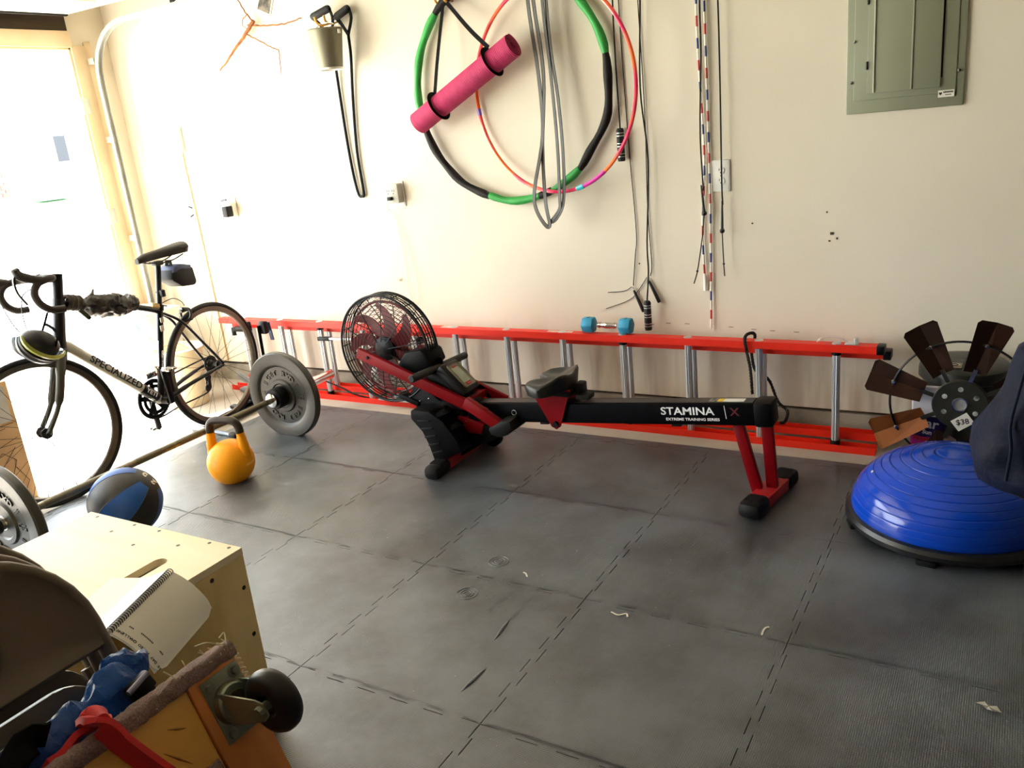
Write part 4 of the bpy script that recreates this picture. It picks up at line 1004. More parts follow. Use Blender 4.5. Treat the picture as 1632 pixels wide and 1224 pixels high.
# seat post, clamp, saddle
obj('seat_clamp', bt([STp+V(.003, 0, -.012), STp+V(-.004, 0, .016)], .0205).tube([STp+V(-.025, .004, .006), STp+V(-.02, .03, .006)], .004, 6), BLACK, bk_)
spt = V(.232, 0, .925)
obj('seat_post', bt([STp, spt], .0138), FRB, bk_)
obj('saddle_rails', bt(smoothpts([V(.30, .018, .945), V(.24, .022, .932), V(.16, .03, .934), V(.09, .034, .952)], 4), .0035, seg=8).tube(smoothpts([V(.30, -.018, .945), V(.24, -.022, .932), V(.16, -.03, .934), V(.09, -.034, .952)], 4), .0035, 8).box((.235, 0, .932), (.05, .04, .022), bev=.005), DARKSTEEL, bk_)
sa = MB(BM); NI, NJ = 18, 12; g1, g2 = {}, {}
for i in range(NI+1):
    q = i/NI; x = .355-.30*q
    w = .024+.050*max(0, (q-.3)/.7)**1.3 if q > .3 else .024
    w *= math.sqrt(max(.02, 1-max(0, (q-.9)/.1)**2*.6)) * (1 if q > .06 else .6+.4*q/.06)
    zc = .974+.018*q**1.3 + (-.012*(1-q/.12) if q < .12 else 0)
    for j in range(NJ+1):
        v = -1+2*j/NJ
        g1[i, j] = sa._v((x, v*w, zc+.022*math.sqrt(max(0, 1-v*v))*(.7+.3*q)-.002)); g2[i, j] = sa._v((x, v*w*.8, .946+.010*q+.004*abs(v)))
for i in range(NI):
    for j in range(NJ):
        sa._f([g1[i, j], g1[i+1, j], g1[i+1, j+1], g1[i, j+1]]); sa._f([g2[i, j], g2[i, j+1], g2[i+1, j+1], g2[i+1, j]])
    sa._f([g1[i, 0], g2[i, 0], g2[i+1, 0], g1[i+1, 0]]); sa._f([g1[i, NJ], g1[i+1, NJ], g2[i+1, NJ], g2[i, NJ]])
for j in range(NJ):
    sa._f([g1[0, j], g1[0, j+1], g2[0, j+1], g2[0, j]]); sa._f([g1[NI, j], g2[NI, j], g2[NI, j+1], g1[NI, j+1]])
obj('saddle', sa, mat('brown_black_saddle', '#120d0b', '#0c0907', 9, .5, spec=.35), bk_, ang=60)
# stem, drop bar, hoods
obj('steerer_spacers', ft_([HT, HT+V(-.026, 0, .105)], .021), BLACK, bk_)
sb = V(.872, 0, .985)
obj('stem', ft_([HT+V(-.022, 0, .085), sb], .018).tube([sb+V(0, -.022, 0), sb+V(0, .022, 0)], .021, 14), BLACK, bk_)
TAPE = mat('brown_bar_tape', '#2a1e19', '#1b1310', 40, .75, bump=.3, bscale=160)
bar = []
for s_ in (-1, 1):
    half = [V(0, s_*.02, 0), V(0, s_*.10, .002), V(.004, s_*.175, 0), V(.035, s_*.205, 0), V(.075, s_*.210, -.01), V(.100, s_*.212, -.045), V(.092, s_*.215, -.09), V(.060, s_*.217, -.122), V(.025, s_*.219, -.130), V(.004, s_*.22, -.131)]
    obj('handlebar', MB(BF).tube([sb+p for p in smoothpts(half, 5)], .0155, 12), TAPE, bk_)
    hdp = [V(.06, s_*.210, .0), V(.10, s_*.211, .015), V(.135, s_*.211, .035), V(.145, s_*.211, .065)]
    hh_ = obj('brake_hood', MB(BF).tube([sb+p for p in smoothpts(hdp, 5)], .019, 12, radii=[.018]*6+[.0195]*6+[.017]*3+[.012]), mat('brown_black_hood', '#2b211d', '#1d1714', 14, .6), bk_)
    lv = [V(.142, s_*.211, .045), V(.160, s_*.212, .02), V(.162, s_*.214, -.03), V(.140, s_*.218, -.085)]
    obj('brake_lever', MB(BF).sweep([sb+p for p in smoothpts(lv, 5)], [(-.004, -.007), (.004, -.007), (.004, .007), (-.004, .007)], up=(0, 1, 0)), DARKSTEEL, hh_)
    obj('cable', MB(BF).tube(smoothpts([sb+V(.09, s_*.205, -.02), sb+V(.13, s_*.14, -.06), sb+V(.12, s_*.06, -.2), HB_+V(.05, s_*.034, .05), HB_+V(.035, s_*.03, .02)], 6), .0024, 6), BLACK, bk_)
# brakes
def caliper(c, name, flip, BM):
    mb = MB(BM)
    for s_ in (-1, 1):
        mb.tube(smoothpts([V(c)+V(0, 0, .012), V(c)+V(flip*.012, s_*.030, .006), V(c)+V(flip*.010, s_*.034, -.025), V(c)+V(flip*.004, s_*.022, -.048)], 4), .0065, 8)
        mb.box(V(c)+V(flip*.006, s_*.017, -.050), (.05, .010, .011), bev=.002)
    mb.cyl(V(c)+V(-flip*.02, 0, 0), V(c)+V(flip*.03, 0, 0), .008, seg=10)
    obj(name, mb, DARKSTEEL, bk_)
caliper((.945, 0, .700), 'front_brake', 1, BF); caliper((.135, 0, .665), 'rear_brake', -1, BM)
# drivetrain on the far (right) side
CH = MB(BM)
for R in (.100, .076): CH.lathe([(R, -.0018), (R-.018, -.0018), (R-.018, .0018), (R, .0018), (R, -.0018)], BBp+V(0, -.045+(.100-R)*.3, 0), (0, 1, 0), 48)
for k in range(5):
    a = k*2*PI/5+.3; e = V(math.cos(a), 0, math.sin(a)); CH.beam(BBp+V(0, -.046, 0), BBp+e*.088+V(0, -.043, 0), .004, .024, up=V(-e.z, 0, e.x))
tn = 50
for k in range(tn):
    a = 2*PI*k/tn; e = V(math.cos(a), 0, math.sin(a)); CH.box(BBp+e*.1015+V(0, -.045, 0), (.005, .003, .005), Matrix.Rotation(-a, 3, 'Y'))
obj('chainring', CH, BLACK, bk_)
obj('bottom_bracket', MB(BM).cyl(BBp+V(0, -.055, 0), BBp+V(0, .06, 0), .021, seg=20), BLACK, bk_)
ca = math.radians(68); ce = V(math.cos(ca)*.28, 0, math.sin(ca)).normalized()
for s_ in (1, -1):
    e = ce*s_
    ck = obj('crank_arm', MB(BM).beam(BBp+V(0, s_*.072, 0)-e*.015, BBp+e*.172+V(0, s_*.082, 0), .016, .030, up=V(-e.z, 0, e.x), bev=.006), BLACK, bk_)
    pp = BBp+e*.172+V(0, s_*.125, 0)
    pd_ = MB(BM).cyl(BBp+e*.172+V(0, s_*.08, 0), pp+V(0, s_*.03, 0), .007, seg=10)
    pd_.box(pp+V(0, 0, 0), (.055, .05, .014), bev=.004).box(pp+V(.024, 0, .006), (.016, .03, .012), bev=.003)
    obj('pedal', pd_, STEEL, ck)
CS = MB(BM)
for k, R in enumerate((.024, .028, .031, .034, .038, .042, .047)): CS.lathe([(R, -.001), (R-.010, -.001), (R-.010, .001), (R, .001), (R, -.001)], V(0, -.054+k*.0042, WR), (0, 1, 0), 30)
obj('cassette', CS, DARKSTEEL, bk_)
JC = V(.035, -.048, WR-.125)
cp = [BBp+V(.0, -.045, .101), BBp+V(-.1, -.046, .085), V(.0, -.048, WR+.036), V(-.036, -.048, WR), V(-.02, -.048, WR-.04), V(.02, -.048, WR-.065), V(.012, -.048, WR-.10), JC+V(.01, 0, -.022), BBp+V(-.15, -.046, -.09), BBp+V(.0, -.045, -.101), BBp+V(.08, -.045, -.06), BBp+V(.1, -.045, .01), BBp+V(.07, -.045, .075)]
obj('chain', MB(BM).sweep(smoothpts(cp, 8, True), [(-.0035, -.003), (.0035, -.003), (.0035, .003), (-.0035, .003)], True, (0, 1, 0)), DARKSTEEL, bk_)
RD = MB(BM)
for p in (V(.022, -.048, WR-.072), JC): RD.lathe([(0, -.004), (.020, -.004), (.022, 0), (.020, .004), (0, .004)], p, (0, 1, 0), 14)
RD.beam(V(.022, -.055, WR-.072), JC+V(0, -.007, 0), .003, .016, up=(1, 0, 0)).beam(V(.022, -.041, WR-.072), JC+V(0, .007, 0), .003, .016, up=(1, 0, 0)).beam(V(-.005, -.062, WR-.03), V(.022, -.06, WR-.075), .014, .018, up=(1, 0, 0), bev=.003)
obj('rear_derailleur', RD, DARKSTEEL, bk_)
obj('front_derailleur', MB(BM).box(BBp+V(-.02, -.044, .125), (.085, .018, .03), bev=.004).box(BBp+V(-.03, -.02, .15), (.03, .04, .04), bev=.006), CHROME, bk_)
# wire bottle cages
def cage(c, d, up_):
    d, up_ = V(d).normalized(), V(up_).normalized(); mb = MB(BM)
    for s_ in (-1, 1):
        mb.tube(smoothpts([V(c)-d*.07+up_*.012, V(c)-d*.075+up_*.045+V(0, s_*.03, 0), V(c)-d*.03+up_*.085+V(0, s_*.034, 0), V(c)+d*.03+up_*.045+V(0, s_*.037, 0), V(c)+d*.07+up_*.07+V(0, s_*.02, 0), V(c)+d*.06+up_*.09]+([] if s_ < 0 else [V(c)+d*.06+up_*.09+V(0, -.01, 0)]), 5), .0023, 6)
    mb.beam(V(c)-d*.08+up_*.010, V(c)+d*.06+up_*.010, .012, .003, up=up_)
    obj('bottle_cage', mb, STEEL, bk_)
cage(V(.60, 0, .46), dd*-1, V(-dd.z, 0, dd.x)*(1 if dd.x < 0 else -1) if False else V(-.67, 0, .74))
cage(V(.345, 0, .50), sd, V(.97, 0, .26))
# loose brake cable by the head tube, rear cable
obj('cable', MB(BM).tube(smoothpts([V(.27, .004, .735), V(.20, .012, .745), V(.15, .012, .72), V(.125, .004, .69)], 5), .0022, 6), BLACK, bk_)
obj('top_tube_end', bt([V(.335, 0, .738), V(.285, 0, .722)], .017), mat('gold_frame_accent', '#b59a63', '#a0874f', 7, .35, .3), bk_, label='pale gold section of the top tube')

# saddle bag hanging under the saddle
t = thing('saddle_bag', 'black wedge saddle bag with a pale blue top strapped under the bike saddle', 'bag', B(.13, 0, .84))
obj('bag_body', MB(BM).prism([(.208, .85), (.185, .895), (.135, .902), (.055, .880), (.045, .80), (.06, .785), (.15, .795), (.200, .83)], (0, .05, 0), (1, 0, 0), (0, 0, 1), .10, .012), mat('black_bag_nylon', '#060506', '#0a0809', 18, .6, spec=.3), t)
obj('bag_top', MB(BM).prism([(.195, .872), (.182, .902), (.135, .909), (.07, .892), (.075, .872), (.14, .884)], (0, .053, 0), (1, 0, 0), (0, 0, 1), .106, .004), mat('grey_blue_panel', '#39466a', '#2b3655', 12, .55), t)
obj('bag_strap', MB(BM).ribbon([V(.165, -.012, .905), V(.162, -.012, .925), V(.162, .012, .925), V(.165, .012, .905)], .025, .003, up=(1, 0, 0)), STRAPB, t)
obj('tail_lamp', MB(BM).box((.262, .020, .785), (.022, .022, .035), bev=.004).torus(V(.259, 0, .795), (.16, 0, 1), .016, .005, 20, 6), BLACK, bk_)
# crumpled black bag wound along the top tube
NYL = mat('crumpled_dark_nylon', '#2a2218', '#120e0b', 10, .42, bump=.6, bscale=30, bdist=.01)
obj('frame_bag', MB(BM).blob([(.735, .004, .835), (.66, .008, .822), (.56, .01, .80), (.47, .008, .782), (.425, .004, .768)], [.024, .040, .050, .044, .022], 32, .22, 16, seed=3, n=14, crease=.5), NYL, bk_, label='crumpled dark nylon bag')
obj('bag_fold', MB(BM).blob([(.60, .03, .792), (.54, .034, .768), (.46, .03, .758)], [.014, .026, .012], 14, .3, 24, seed=9, n=7), NYL, bk_, label='crumpled dark nylon bag')
obj('loose_corner', MB(BM).blob([(.68, .01, .85), (.655, .012, .868), (.64, .012, .89)], [.014, .010, .003], 10, .2, 30, seed=5), NYL, bk_, label='crumpled dark nylon bag')
co = MB(BM)
for k in range(6): co.torus(V(.785-k*.012, 0, .862-k*.0035), (1, 0, .28), .030+.002*(k % 2), .0055, 24, 6)
obj('cord_binding', co, mat('brown_cord_binding', '#4b3c2d', '#33281e', 60, .8), bk_)
obj('dangling_clip', MB(BM).beam((.735, .01, .815), (.70, .02, .765), .022, .02, bev=.005), mat('olive_clip', '#3a4220', '#2c3318', 12, .6), bk_)
# helmet hooked over the bars in front of the head tube
t = thing('bike_helmet', 'black, grey and yellow-green bike helmet hanging in front of the bike head tube', 'helmet', B(1.02, .085, .72))
hcn = B(1.02, .085, .735)
HR3 = Matrix.Rotation(math.radians(20), 3, 'X') @ Matrix.Rotation(math.radians(75), 3, 'Y')
hx = Matrix.Translation(hcn) @ axes((0, 0, 0), BM.to_3x3() @ V(-.8, .1, -.55), BM.to_3x3() @ V(.05, 1, .1)).to_3x3().to_4x4()
HBLK = mat('helmet_black', '#0a0b0d', '#14161a', 8, .4, spec=.4); HGRY = mat('helmet_grey', '#8c96a0', '#6c757e', 8, .35, coat=.3); HYEL = mat('helmet_lime', '#a3a535', '#7f8228', 8, .4, coat=.3)
obj('liner', MB(hx).ball((0, 0, -.004), .066, (1.28, .92, .86), 24), HBLK, t)
for k, (off, mt_) in enumerate(((-.052, HGRY), (-.027, HBLK), (0, HGRY), (.027, HBLK), (.052, HYEL))):
    pts = []
    for i in range(13):
        a = PI*(i/12); pts.append(V(.096*math.cos(a), off*(.55+.45*math.sin(a)), .072*math.sin(a)*(1-.25*abs(off)/.052)-.002))
    obj('shell_rib', MB(hx).sweep(pts, [(-.0095, -.005), (.0095, -.005), (.007, .006), (-.007, .006)], up=(0, 1, 0), scale=[.55, .75, .9]+[1]*7+[.9, .75, .55]), mt_, t)
obj('chin_strap', MB(hx).ribbon(smoothpts([V(.04, -.055, 0), V(.03, -.05, -.06), V(.0, 0, -.09), V(.03, .05, -.06), V(.04, .055, 0)], 5), .012, .002, up=(1, 0, 0)), STRAPB, t)
obj('hang_strap', MB(BM).ribbon(smoothpts([V(.985, .14, .865), V(.99, .12, .83), V(1.0, .10, .79)], 4), .010, .002, up=(0, 1, 0)), STRAPB, t)

# rear wheel floor stand
t = thing('bike_stand', 'black floor stand gripping the rear wheel of the bike', 'stand', B(-.25, .02, 0))
obj('base_rail', MB().beam(B(.02, .035, .022), B(-.42, .035, .022), .028, .032, bev=.003).beam(B(.02, -.035, .022), B(-.42, -.035, .022), .028, .032, bev=.003), MATB, t)
obj('cross_foot', MB().beam(B(-.38, -.19, .014), B(-.38, .22, .014), .05, .028, bev=.005).beam(B(-.22, -.16, .004), B(-.22, .16, .004), .04, .028, bev=.005), MATB, t)
for s_ in (-1, 1):
    obj('upright', MB().tube(smoothpts([B(-.34, s_*.034, .03), B(-.345, s_*.034, .25), B(-.35, s_*.034, .46)], 4), .009, 10), MATB, t)
obj('clamp', MB().box(B(-.37, .052, .445), (.05, .035, .075), bev=.010), BLACK, t)
obj('clamp', MB().box(B(-.365, -.055, .45), (.03, .03, .06), bev=.008), BLACK, t)
obj('clamp_lever', MB().beam(B(-.40, .062, .47), B(-.41, .066, .36), .008, .026, up=(1, 0, 0), bev=.002), mat('blue_grey_steel', '#4b5f7d', '#364866', 9, .35, .5), t)

# grey and black floor tool beside the kettlebell
t = thing('foot_pump', 'grey foot pump with a black end lying under the barbell', 'pump', (-1.9905, 0.2088, -0.012))
a, b = V((-2.1994, 0.2067, 0.012))+V(.085, -.06, 0), V((-1.8159, 0.1842, 0.008))+V(.085, -.06, 0)
obj('barrel', MB().tube([a, a.lerp(b, .08), a.lerp(b, .45), a.lerp(b, .52), a.lerp(b, .88)], .020, 16, radii=[.016, .021, .020, .012, .011]), mat('pump_grey', '#8c9197', '#6d7278', 9, .35, .5), t)
obj('end_block', MB().beam(a.lerp(b, .86), b, .028, .028, bev=.004), BLACK, t)
obj('collar', MB().torus(a.lerp(b, .47), (b-a), .017, .004, 20, 6), BLACK, t)
# beige tub behind the wheel
t = thing('plastic_tub', 'beige plastic tub standing behind the rear bike wheel', 'tub', (-2.56, .50, -.012))
TUB = mat('beige_tub_plastic', '#d6c7a6', '#cbbb98', 4, .5)
obj('tub_body', MB().lathe([(0, -.012), (.115, -.012), (.12, -.008), (.138, .33), (.134, .335), (.115, .0), (0, .0)], (-2.56, .50, 0), seg=40), TUB, t)
obj('tub_rim', MB().lathe([(.136, .315), (.147, .318), (.149, .335), (.143, .342), (.134, .338)], (-2.56, .50, 0), seg=40), TUB, t)
# small white items stacked near the corner
t = thing('storage_bin', 'white storage bin with a blue logo spot standing in the corner behind the bike', 'bin', (-2.95, .62, -.012))
obj('bin_body', MB().prism([(-.14, 0), (.14, 0), (.17, .52), (-.17, .52)], (-2.95, .73, -.012), (1, 0, 0), (0, 0, 1), .24, .01), mat('white_bin_plastic', '#e9e6dc', '#dfdbcf', 4, .5), t)
obj('bin_lid', MB().box((-2.95, .61, .52), (.36, .27, .03), bev=.008), mat('bin_lid_white', '#dedace', None, 4, .5), t)
obj('blue_spot', MB().lathe([(0, .002), (.03, .001), (.03, 0)], (-2.88, .49, .44), (0, -1, 0), 18), mat('blue_spot', '#27509a', None, 9, .5), t)
# ================================================================ barbell, kettlebell, medicine ball
b0, b1 = V(-1.478, .613, .213), V(-1.425, -1.40, .213)
bd_ = (b1-b0).normalized(); bx = V(0, 0, 1).cross(bd_)
def along(y): return b0+bd_*((y-b0.y)/bd_.y)
bb = thing('barbell', 'long steel barbell lying across the mats loaded with two black bumper plates', 'barbell', along(-.45))
OLDST = mat('worn_bar_steel', '#8a8272', '#6a6252', 40, .38, .9)
obj('bar_shaft', MB().cyl(along(.16), along(-1.14), .0145, seg=16), OLDST, bb)
for a, b in ((.08, -.25), (-.30, -.42), (-.52, -.64), (-.72, -1.06)): obj('knurling', MB().cyl(along(a), along(b), .0149, seg=16), mat('dark_knurling', '#7b735f', '#5d5646', 300, .55, .8, bump=.6, bscale=900), bb)
for s_, ya, yb in ((1, .165, .613), (-1, -1.145, -1.59)):
    obj('sleeve', MB().cyl(along(ya), along(yb), .025, seg=24), CHROME, bb)
    obj('collar', MB().tube([along(ya-s_*.012), along(ya-s_*.010), along(ya+s_*.02), along(ya+s_*.022)], .036, 28, radii=[.030, .036, .036, .028]), CHROME, bb)
PLATE = mat('black_bumper_rubber', '#22211c', '#2a2923', 7, .40, bump=.15, bscale=150)
def arc_text(mb, txt, R, amid, size, C0, ex, ey, outward=1, sx=1, bold=.0008, step=None):
    step = step or size*.80/R; n = len(txt)
    for i, ch in enumerate(txt):
        if ch == ' ': continue
        a = amid-outward*(i-(n-1)/2)*step
        r = ex*math.cos(a)+ey*math.sin(a); t_ = (ex*math.sin(a)-ey*math.cos(a))*outward
        mb.text(ch, size, axes(C0+r*R, t_, r*outward), .007, bold=bold, sx=sx)
    return mb
def plate(y, face, label, hubside):
    """bumper plate; face = sign along the bar of the face towards the camera"""
    c = along(y); f = bd_*face
    t = thing('bumper_plate', label, 'weight plate', c, 'bumper plates on the barbell')
    prof = [(.026, .012), (.060, .012), (.066, .018), (.082, .018), (.088, .009), (.150, .009), (.158, .016), (.166, .020), (.218, .020), (.225, .013), (.225, -.013), (.218, -.020), (.166, -.020), (.158, -.012), (.088, -.010), (.05, -.012), (.026, -.012), (.026, .012)]
    obj('plate_disc', MB().lathe(prof, c, f, 72), PLATE, t)
    ex = bx if (f.cross(bx)).z > 0 else -bx
    ey = f.cross(ex)
    C0 = c+f*.0105
    lt_ = MB()
    arc_text(lt_, 'GET RXD', .119, PI/2, .036, C0, ex, ey, 1, 1.15); arc_text(lt_, 'GET RXD', .119, -PI/2, .036, C0, ex, ey, 1, 1.15)
    for a in (0, PI):
        r = ex*math.cos(a)+ey*math.sin(a); tt = (ex*math.sin(a)-ey*math.cos(a))
        lt_.text('15', .026, axes(C0+r*.128, tt, r), .004, bold=.001, sx=1.2); lt_.text('LB', .024, axes(C0+r*.104, tt, r), .004, bold=.001, sx=1.2)
    for am in (PI/2, -PI/2):
        for e_ in (-1, 1):
            for k in range(2):
                a = am+e_*(1.02+k*.07); r = ex*math.cos(a)+ey*math.sin(a)
                lt_.beam(C0+r*.105, C0+r*.134, .003, .004, up=f)
    o = obj('raised_lettering', lt_, mat('raised_rubber', '#3a3932', '#2f2e28', 7, .36), t); o['kind'] = 'stuff'
    obj('hub_ring', MB().lathe([(.0262, -.014), (.029, -.014), (.029, .014), (.0262, .014)], c, f, 32), STEEL, t)
    return t
plate(.250, 1, 'black bumper plate on the far end of the barbell, standing near the fan wheel', 1)
plate(-1.205, 1, 'black bumper plate on the near end of the barbell, cut by the left edge', -1)
obj('spacer_hub', MB().lathe([(.026, .0), (.050, .0), (.053, .006), (.053, .055), (.050, .062), (.026, .062)], along(.232), bd_, 32), RUBBER, bb)
cl_ = thing('spring_clip', 'dark spring collar with wire loops on the near barbell sleeve', 'clip', along(-1.25))
sp2 = MB()
for k in range(4): sp2.torus(along(-1.238-k*.008), bd_, .0294, .0036, 28, 6)
obj('coil', sp2, BLACK, cl_)
cpt = along(-1.262)
obj('wire_grip', MB().tube(smoothpts([cpt+V(.027, 0, .008), cpt+V(.065, -.006, .03), cpt+V(.075, -.01, .015), cpt+V(.028, -.004, -.004)], 5), .003, 6).tube(smoothpts([cpt+V(.020, -.01, -.018), cpt+V(.06, -.016, -.03), cpt+V(.066, -.018, -.05), cpt+V(.016, -.012, -.024)], 5), .003, 6), CHROME, cl_)

KY = mat('yellow_kettlebell_paint', '#f0a000', '#e69400', 6, .45, spec=.35, bump=.06, bscale=120)
kx, ky = -1.30, -.285
t = thing('kettlebell', 'yellow competition kettlebell with a dark bare steel handle', 'kettlebell', (kx, ky, 0))
kr = .104
kz = kr*math.cos(math.radians(33))
prof = [(0, 0), (.050, 0)]+[(kr*math.sin(a), kz-kr*math.cos(a)) for a in [math.radians(33+i*(174-33)/24) for i in range(25)]]+[(0, kz+kr)]
kb = obj('body', MB().lathe(prof, (kx, ky, 0), seg=56), KY, t)
ha = math.radians(14); hxv = V(math.cos(ha), math.sin(ha), 0)
kc = V(kx, ky, 0)
def kp(u, z): return kc+hxv*u+V(0, 0, z)
for s_ in (-1, 1):
    obj('horn', MB().tube(smoothpts([kp(s_*.082, .11), kp(s_*.084, .155), kp(s_*.080, .20), kp(s_*.077, .228)], 5), .02, 18, radii=[.026]*4+[.023]*4+[.0205]*4+[.0185]*4), KY, t)
hp_ = [kp(-.077, .228), kp(-.076, .25), kp(-.066, .272), kp(-.045, .284), kp(0, .287), kp(.045, .284), kp(.066, .272), kp(.076, .25), kp(.077, .228)]
obj('handle', MB().tube(smoothpts(hp_, 5), .0182, 18), mat('bare_dark_steel', '#2b231d', '#3a3028', 14, .45, .55, bump=.15, bscale=200), t)
cv = (CAM-V(kx, ky, .1)); cv.z = 0; cv.normalize(); cs_ = V(0, 0, 1).cross(cv)
mk = MB()
fx = (cv*.62+cs_*.78).normalized()
for k in range(11):
    a_ = (k-5)*.052; f2 = (fx*math.cos(a_)+V(0, 0, 1).cross(fx)*math.sin(a_)); r_ = V(f2.x, f2.y, .02).normalized()
    mk.prism([(-.0022, -.004), (.0022, -.004), (.0022, .004), (-.0022, .004)], V(kx, ky, .084)+r_*(kr+.0001), V(0, 0, 1).cross(f2), (0, 0, 1), .0005)
obj('body_print', mk, mat('faint_yellow_print', '#f3c96a', None, 9, .5), kb)

BB_ = V(-1.287, -.828, .138)
t = thing('medicine_ball', 'blue and black panelled medicine ball numbered 20 behind the plywood box', 'medicine ball', (BB_.x, BB_.y, 0))
tgt = V((-1.0632, -0.868, 0.2)); pole = (tgt-BB_).normalized()
tocam = (CAM-BB_).normalized()
# direction of the pole on the visible side
e1_ = V(0, 0, 1).cross(tocam).normalized(); e2_ = tocam.cross(e1_)
pole = (tocam*.42+e1_*.76+e2_*.50).normalized()
px1, py1 = frame(pole)
MBK = mat('black_ball_rubber', '#161514', '#1f1d1b', 20, .55, bump=.3, bscale=250); MBL = mat('blue_ball_rubber', '#0f4d9c', '#0d4388', 14, .5, bump=.3, bscale=250)
for k in range(8):
    mb = MB(); a0, a1 = k*PI/4+.32, (k+1)*PI/4+.32
    hi = math.radians(90-22 if k % 2 == 0 else 90-22)
    pr = [(.138*math.cos(b_), .138*math.sin(b_)) for b_ in [math.radians(-68)+(hi-math.radians(-68))*i/24 for i in range(25)]]
    mb.lathe(pr, BB_, pole, 8, px1, a0, a1)
    obj('panel', mb, MBL if k % 2 else MBK, t)
for s_ in (1, -1):
    obj('end_cap', MB().lathe([(.1385*math.cos(b_), s_*.1385*math.sin(b_)) for b_ in [math.radians(66.5+i*23.5/8) for i in range(9)]], BB_, pole, 32, px1), MBK, t)
sm2 = MB()
for k in range(8):
    a = k*PI/4+.32; d_ = px1*math.cos(a)+py1*math.sin(a)
    sm2.tube([BB_+(d_*math.cos(b_)+pole*math.sin(b_))*.1378 for b_ in [math.radians(-66+i*132/20) for i in range(21)]], .0016, 5)
obj('seam', sm2, MBK, t)
upd = (e2_*.35-e1_*.3); upd = (upd-pole*upd.dot(pole)).normalized()
dgx = (e2_*-.9+e1_*.45); dgx = (dgx-pole*dgx.dot(pole)).normalized()
nm = MB()
for ch, q in (('0', -.021), ('2', .021)):
    c_ = (pole*.138+dgx*q).normalized()*.1386
    nm.text(ch, .044, axes(BB_+c_, -dgx, -(pole.cross(dgx))) if True else None, .0012, bold=.0018)
obj('weight_number', nm, mat('cream_print', '#d9d2bb', None, 9, .5), t)

# ================================================================ plywood box, notebook
PLY = mat('pale_plywood', '#ecdcb8', '#e3cfa4', 3.2, .55, bump=.06, bscale=60, stretch=(.5, 4, .6), detail=8, sharp=(.3, .7))
PLYS = mat('plywood_side_grain', '#e6cc90', '#c29a50', 2.3, .5, bump=.06, bscale=60, stretch=(2.6, 2.6, .55), detail=5, sharp=(.4, .62))
BX0, BX1, BY0, BY1, BH = -.475, .121, -2.19, -1.426, .51
t = thing('plywood_box', 'pale plywood plyometric box with a hand hole near the left foreground', 'box', ((BX0+BX1)/2, (BY0+BY1)/2, 0))
th = .018
# top panel with a slot cut through it for the hand
hxc, hyc = -.022, -1.60
def slot(rx, ry, n=24): return [(hxc+(ry*math.cos(a)), hyc+(rx-ry)*(1 if math.sin(a) > 0 else -1)+ry*math.sin(a)) for a in [2*PI*i/n for i in range(n)]]
tp_ = MB(); so = slot(.065, .02)
outer = [(BX0, BY0), (BX1, BY0), (BX1, BY1), (BX0, BY1)]
import mathutils
tri = mathutils.geometry.delaunay_2d_cdt([V(*p) for p in outer+so], [], [list(range(4)), list(range(4, 4+len(so)))[::-1]], 3, 1e-5) if False else None
# build the top as four strips round the slot's bounding box plus a fan filling to the slot outline
x0s, x1s, y0s, y1s = hxc-.022, hxc+.022, hyc-.067, hyc+.067
zt, zb = BH, BH-th
def ring_panel(mb, z):
    O = [mb._v((x, y, z)) for x, y in outer]; I = [mb._v((x, y, z)) for x, y in so]
    n = len(I); order = [(1, -1), (1, 1), (-1, 1), (-1, -1)]
    def near(p):
        return min(range(4), key=lambda k_: (outer[k_][0]-hxc)*0+abs(((outer[k_][0] > hxc)*1)-((p[0] > hxc)*1))+abs(((outer[k_][1] > hyc)*1)-((p[1] > hyc)*1)))
    for i in range(n):
        a_, b_2 = so[i], so[(i+1) % n]; ka, kb_ = near(a_), near(b_2)
        mb._f([I[i], O[ka], I[(i+1) % n]] if z == zt else [I[i], I[(i+1) % n], O[ka]])
        if ka != kb_: mb._f([I[(i+1) % n], O[ka], O[kb_]] if z == zt else [I[(i+1) % n], O[kb_], O[ka]])
    return O, I
Ot, It = ring_panel(tp_, zt); Ob, Ib = ring_panel(tp_, zb)
for R1, R2 in ((Ot, Ob), (It, Ib)):
    for i in range(len(R1)): tp_._f([R1[i], R1[(i+1) % len(R1)], R2[(i+1) % len(R1)], R2[i]])
obj('top_panel', tp_, PLY, t, smooth=False)
def pan(n_, c, d, mt_): return obj(n_, MB().box(c, d, bev=.0012, seg=1), mt_, t)
hh = BH-th-.001
pan('side_panel', (BX1-th/2, (BY0+BY1)/2, hh/2), (th, BY1-BY0, hh), PLYS)
pan('side_panel', (BX0+th/2, (BY0+BY1)/2, hh/2), (th, BY1-BY0, hh), PLYS)
pan('end_panel', ((BX0+BX1)/2, BY1-th/2, hh/2), (BX1-BX0-2*th-.001, th, hh), PLYS)
pan('end_panel', ((BX0+BX1)/2, BY0+th/2, hh/2), (BX1-BX0-2*th-.001, th, hh), PLYS)
SCREW = mat('dark_screw_head', '#2a1d12', '#3a2a1c', 50, .5, .4)
for x, y in ((BX0+.05, BY1-.015), (-.27, BY1-.012), (-.17, BY1-.012), (.02, BY1-.012), (-.17, BY1-.09), (-.05, BY1-.05), (.09, BY1-.012), (-.3, BY1-.06)):
    obj('screw', MB().lathe([(0, .0006), (.0045, .0006), (.005, 0)], (x, y, BH), seg=10), SCREW, t)
for y, z in ((BY1-.10, BH-.035), (BY1-.018, BH-.10), (BY1-.14, BH-.08), (BY1-.018, .28), (BY1-.018, .16), (BY1-.3, BH-.04)):
    obj('screw', MB().lathe([(0, .0008), (.005, .0008), (.006, 0)], (BX1, y, z), (1, 0, 0), 10), SCREW, t)

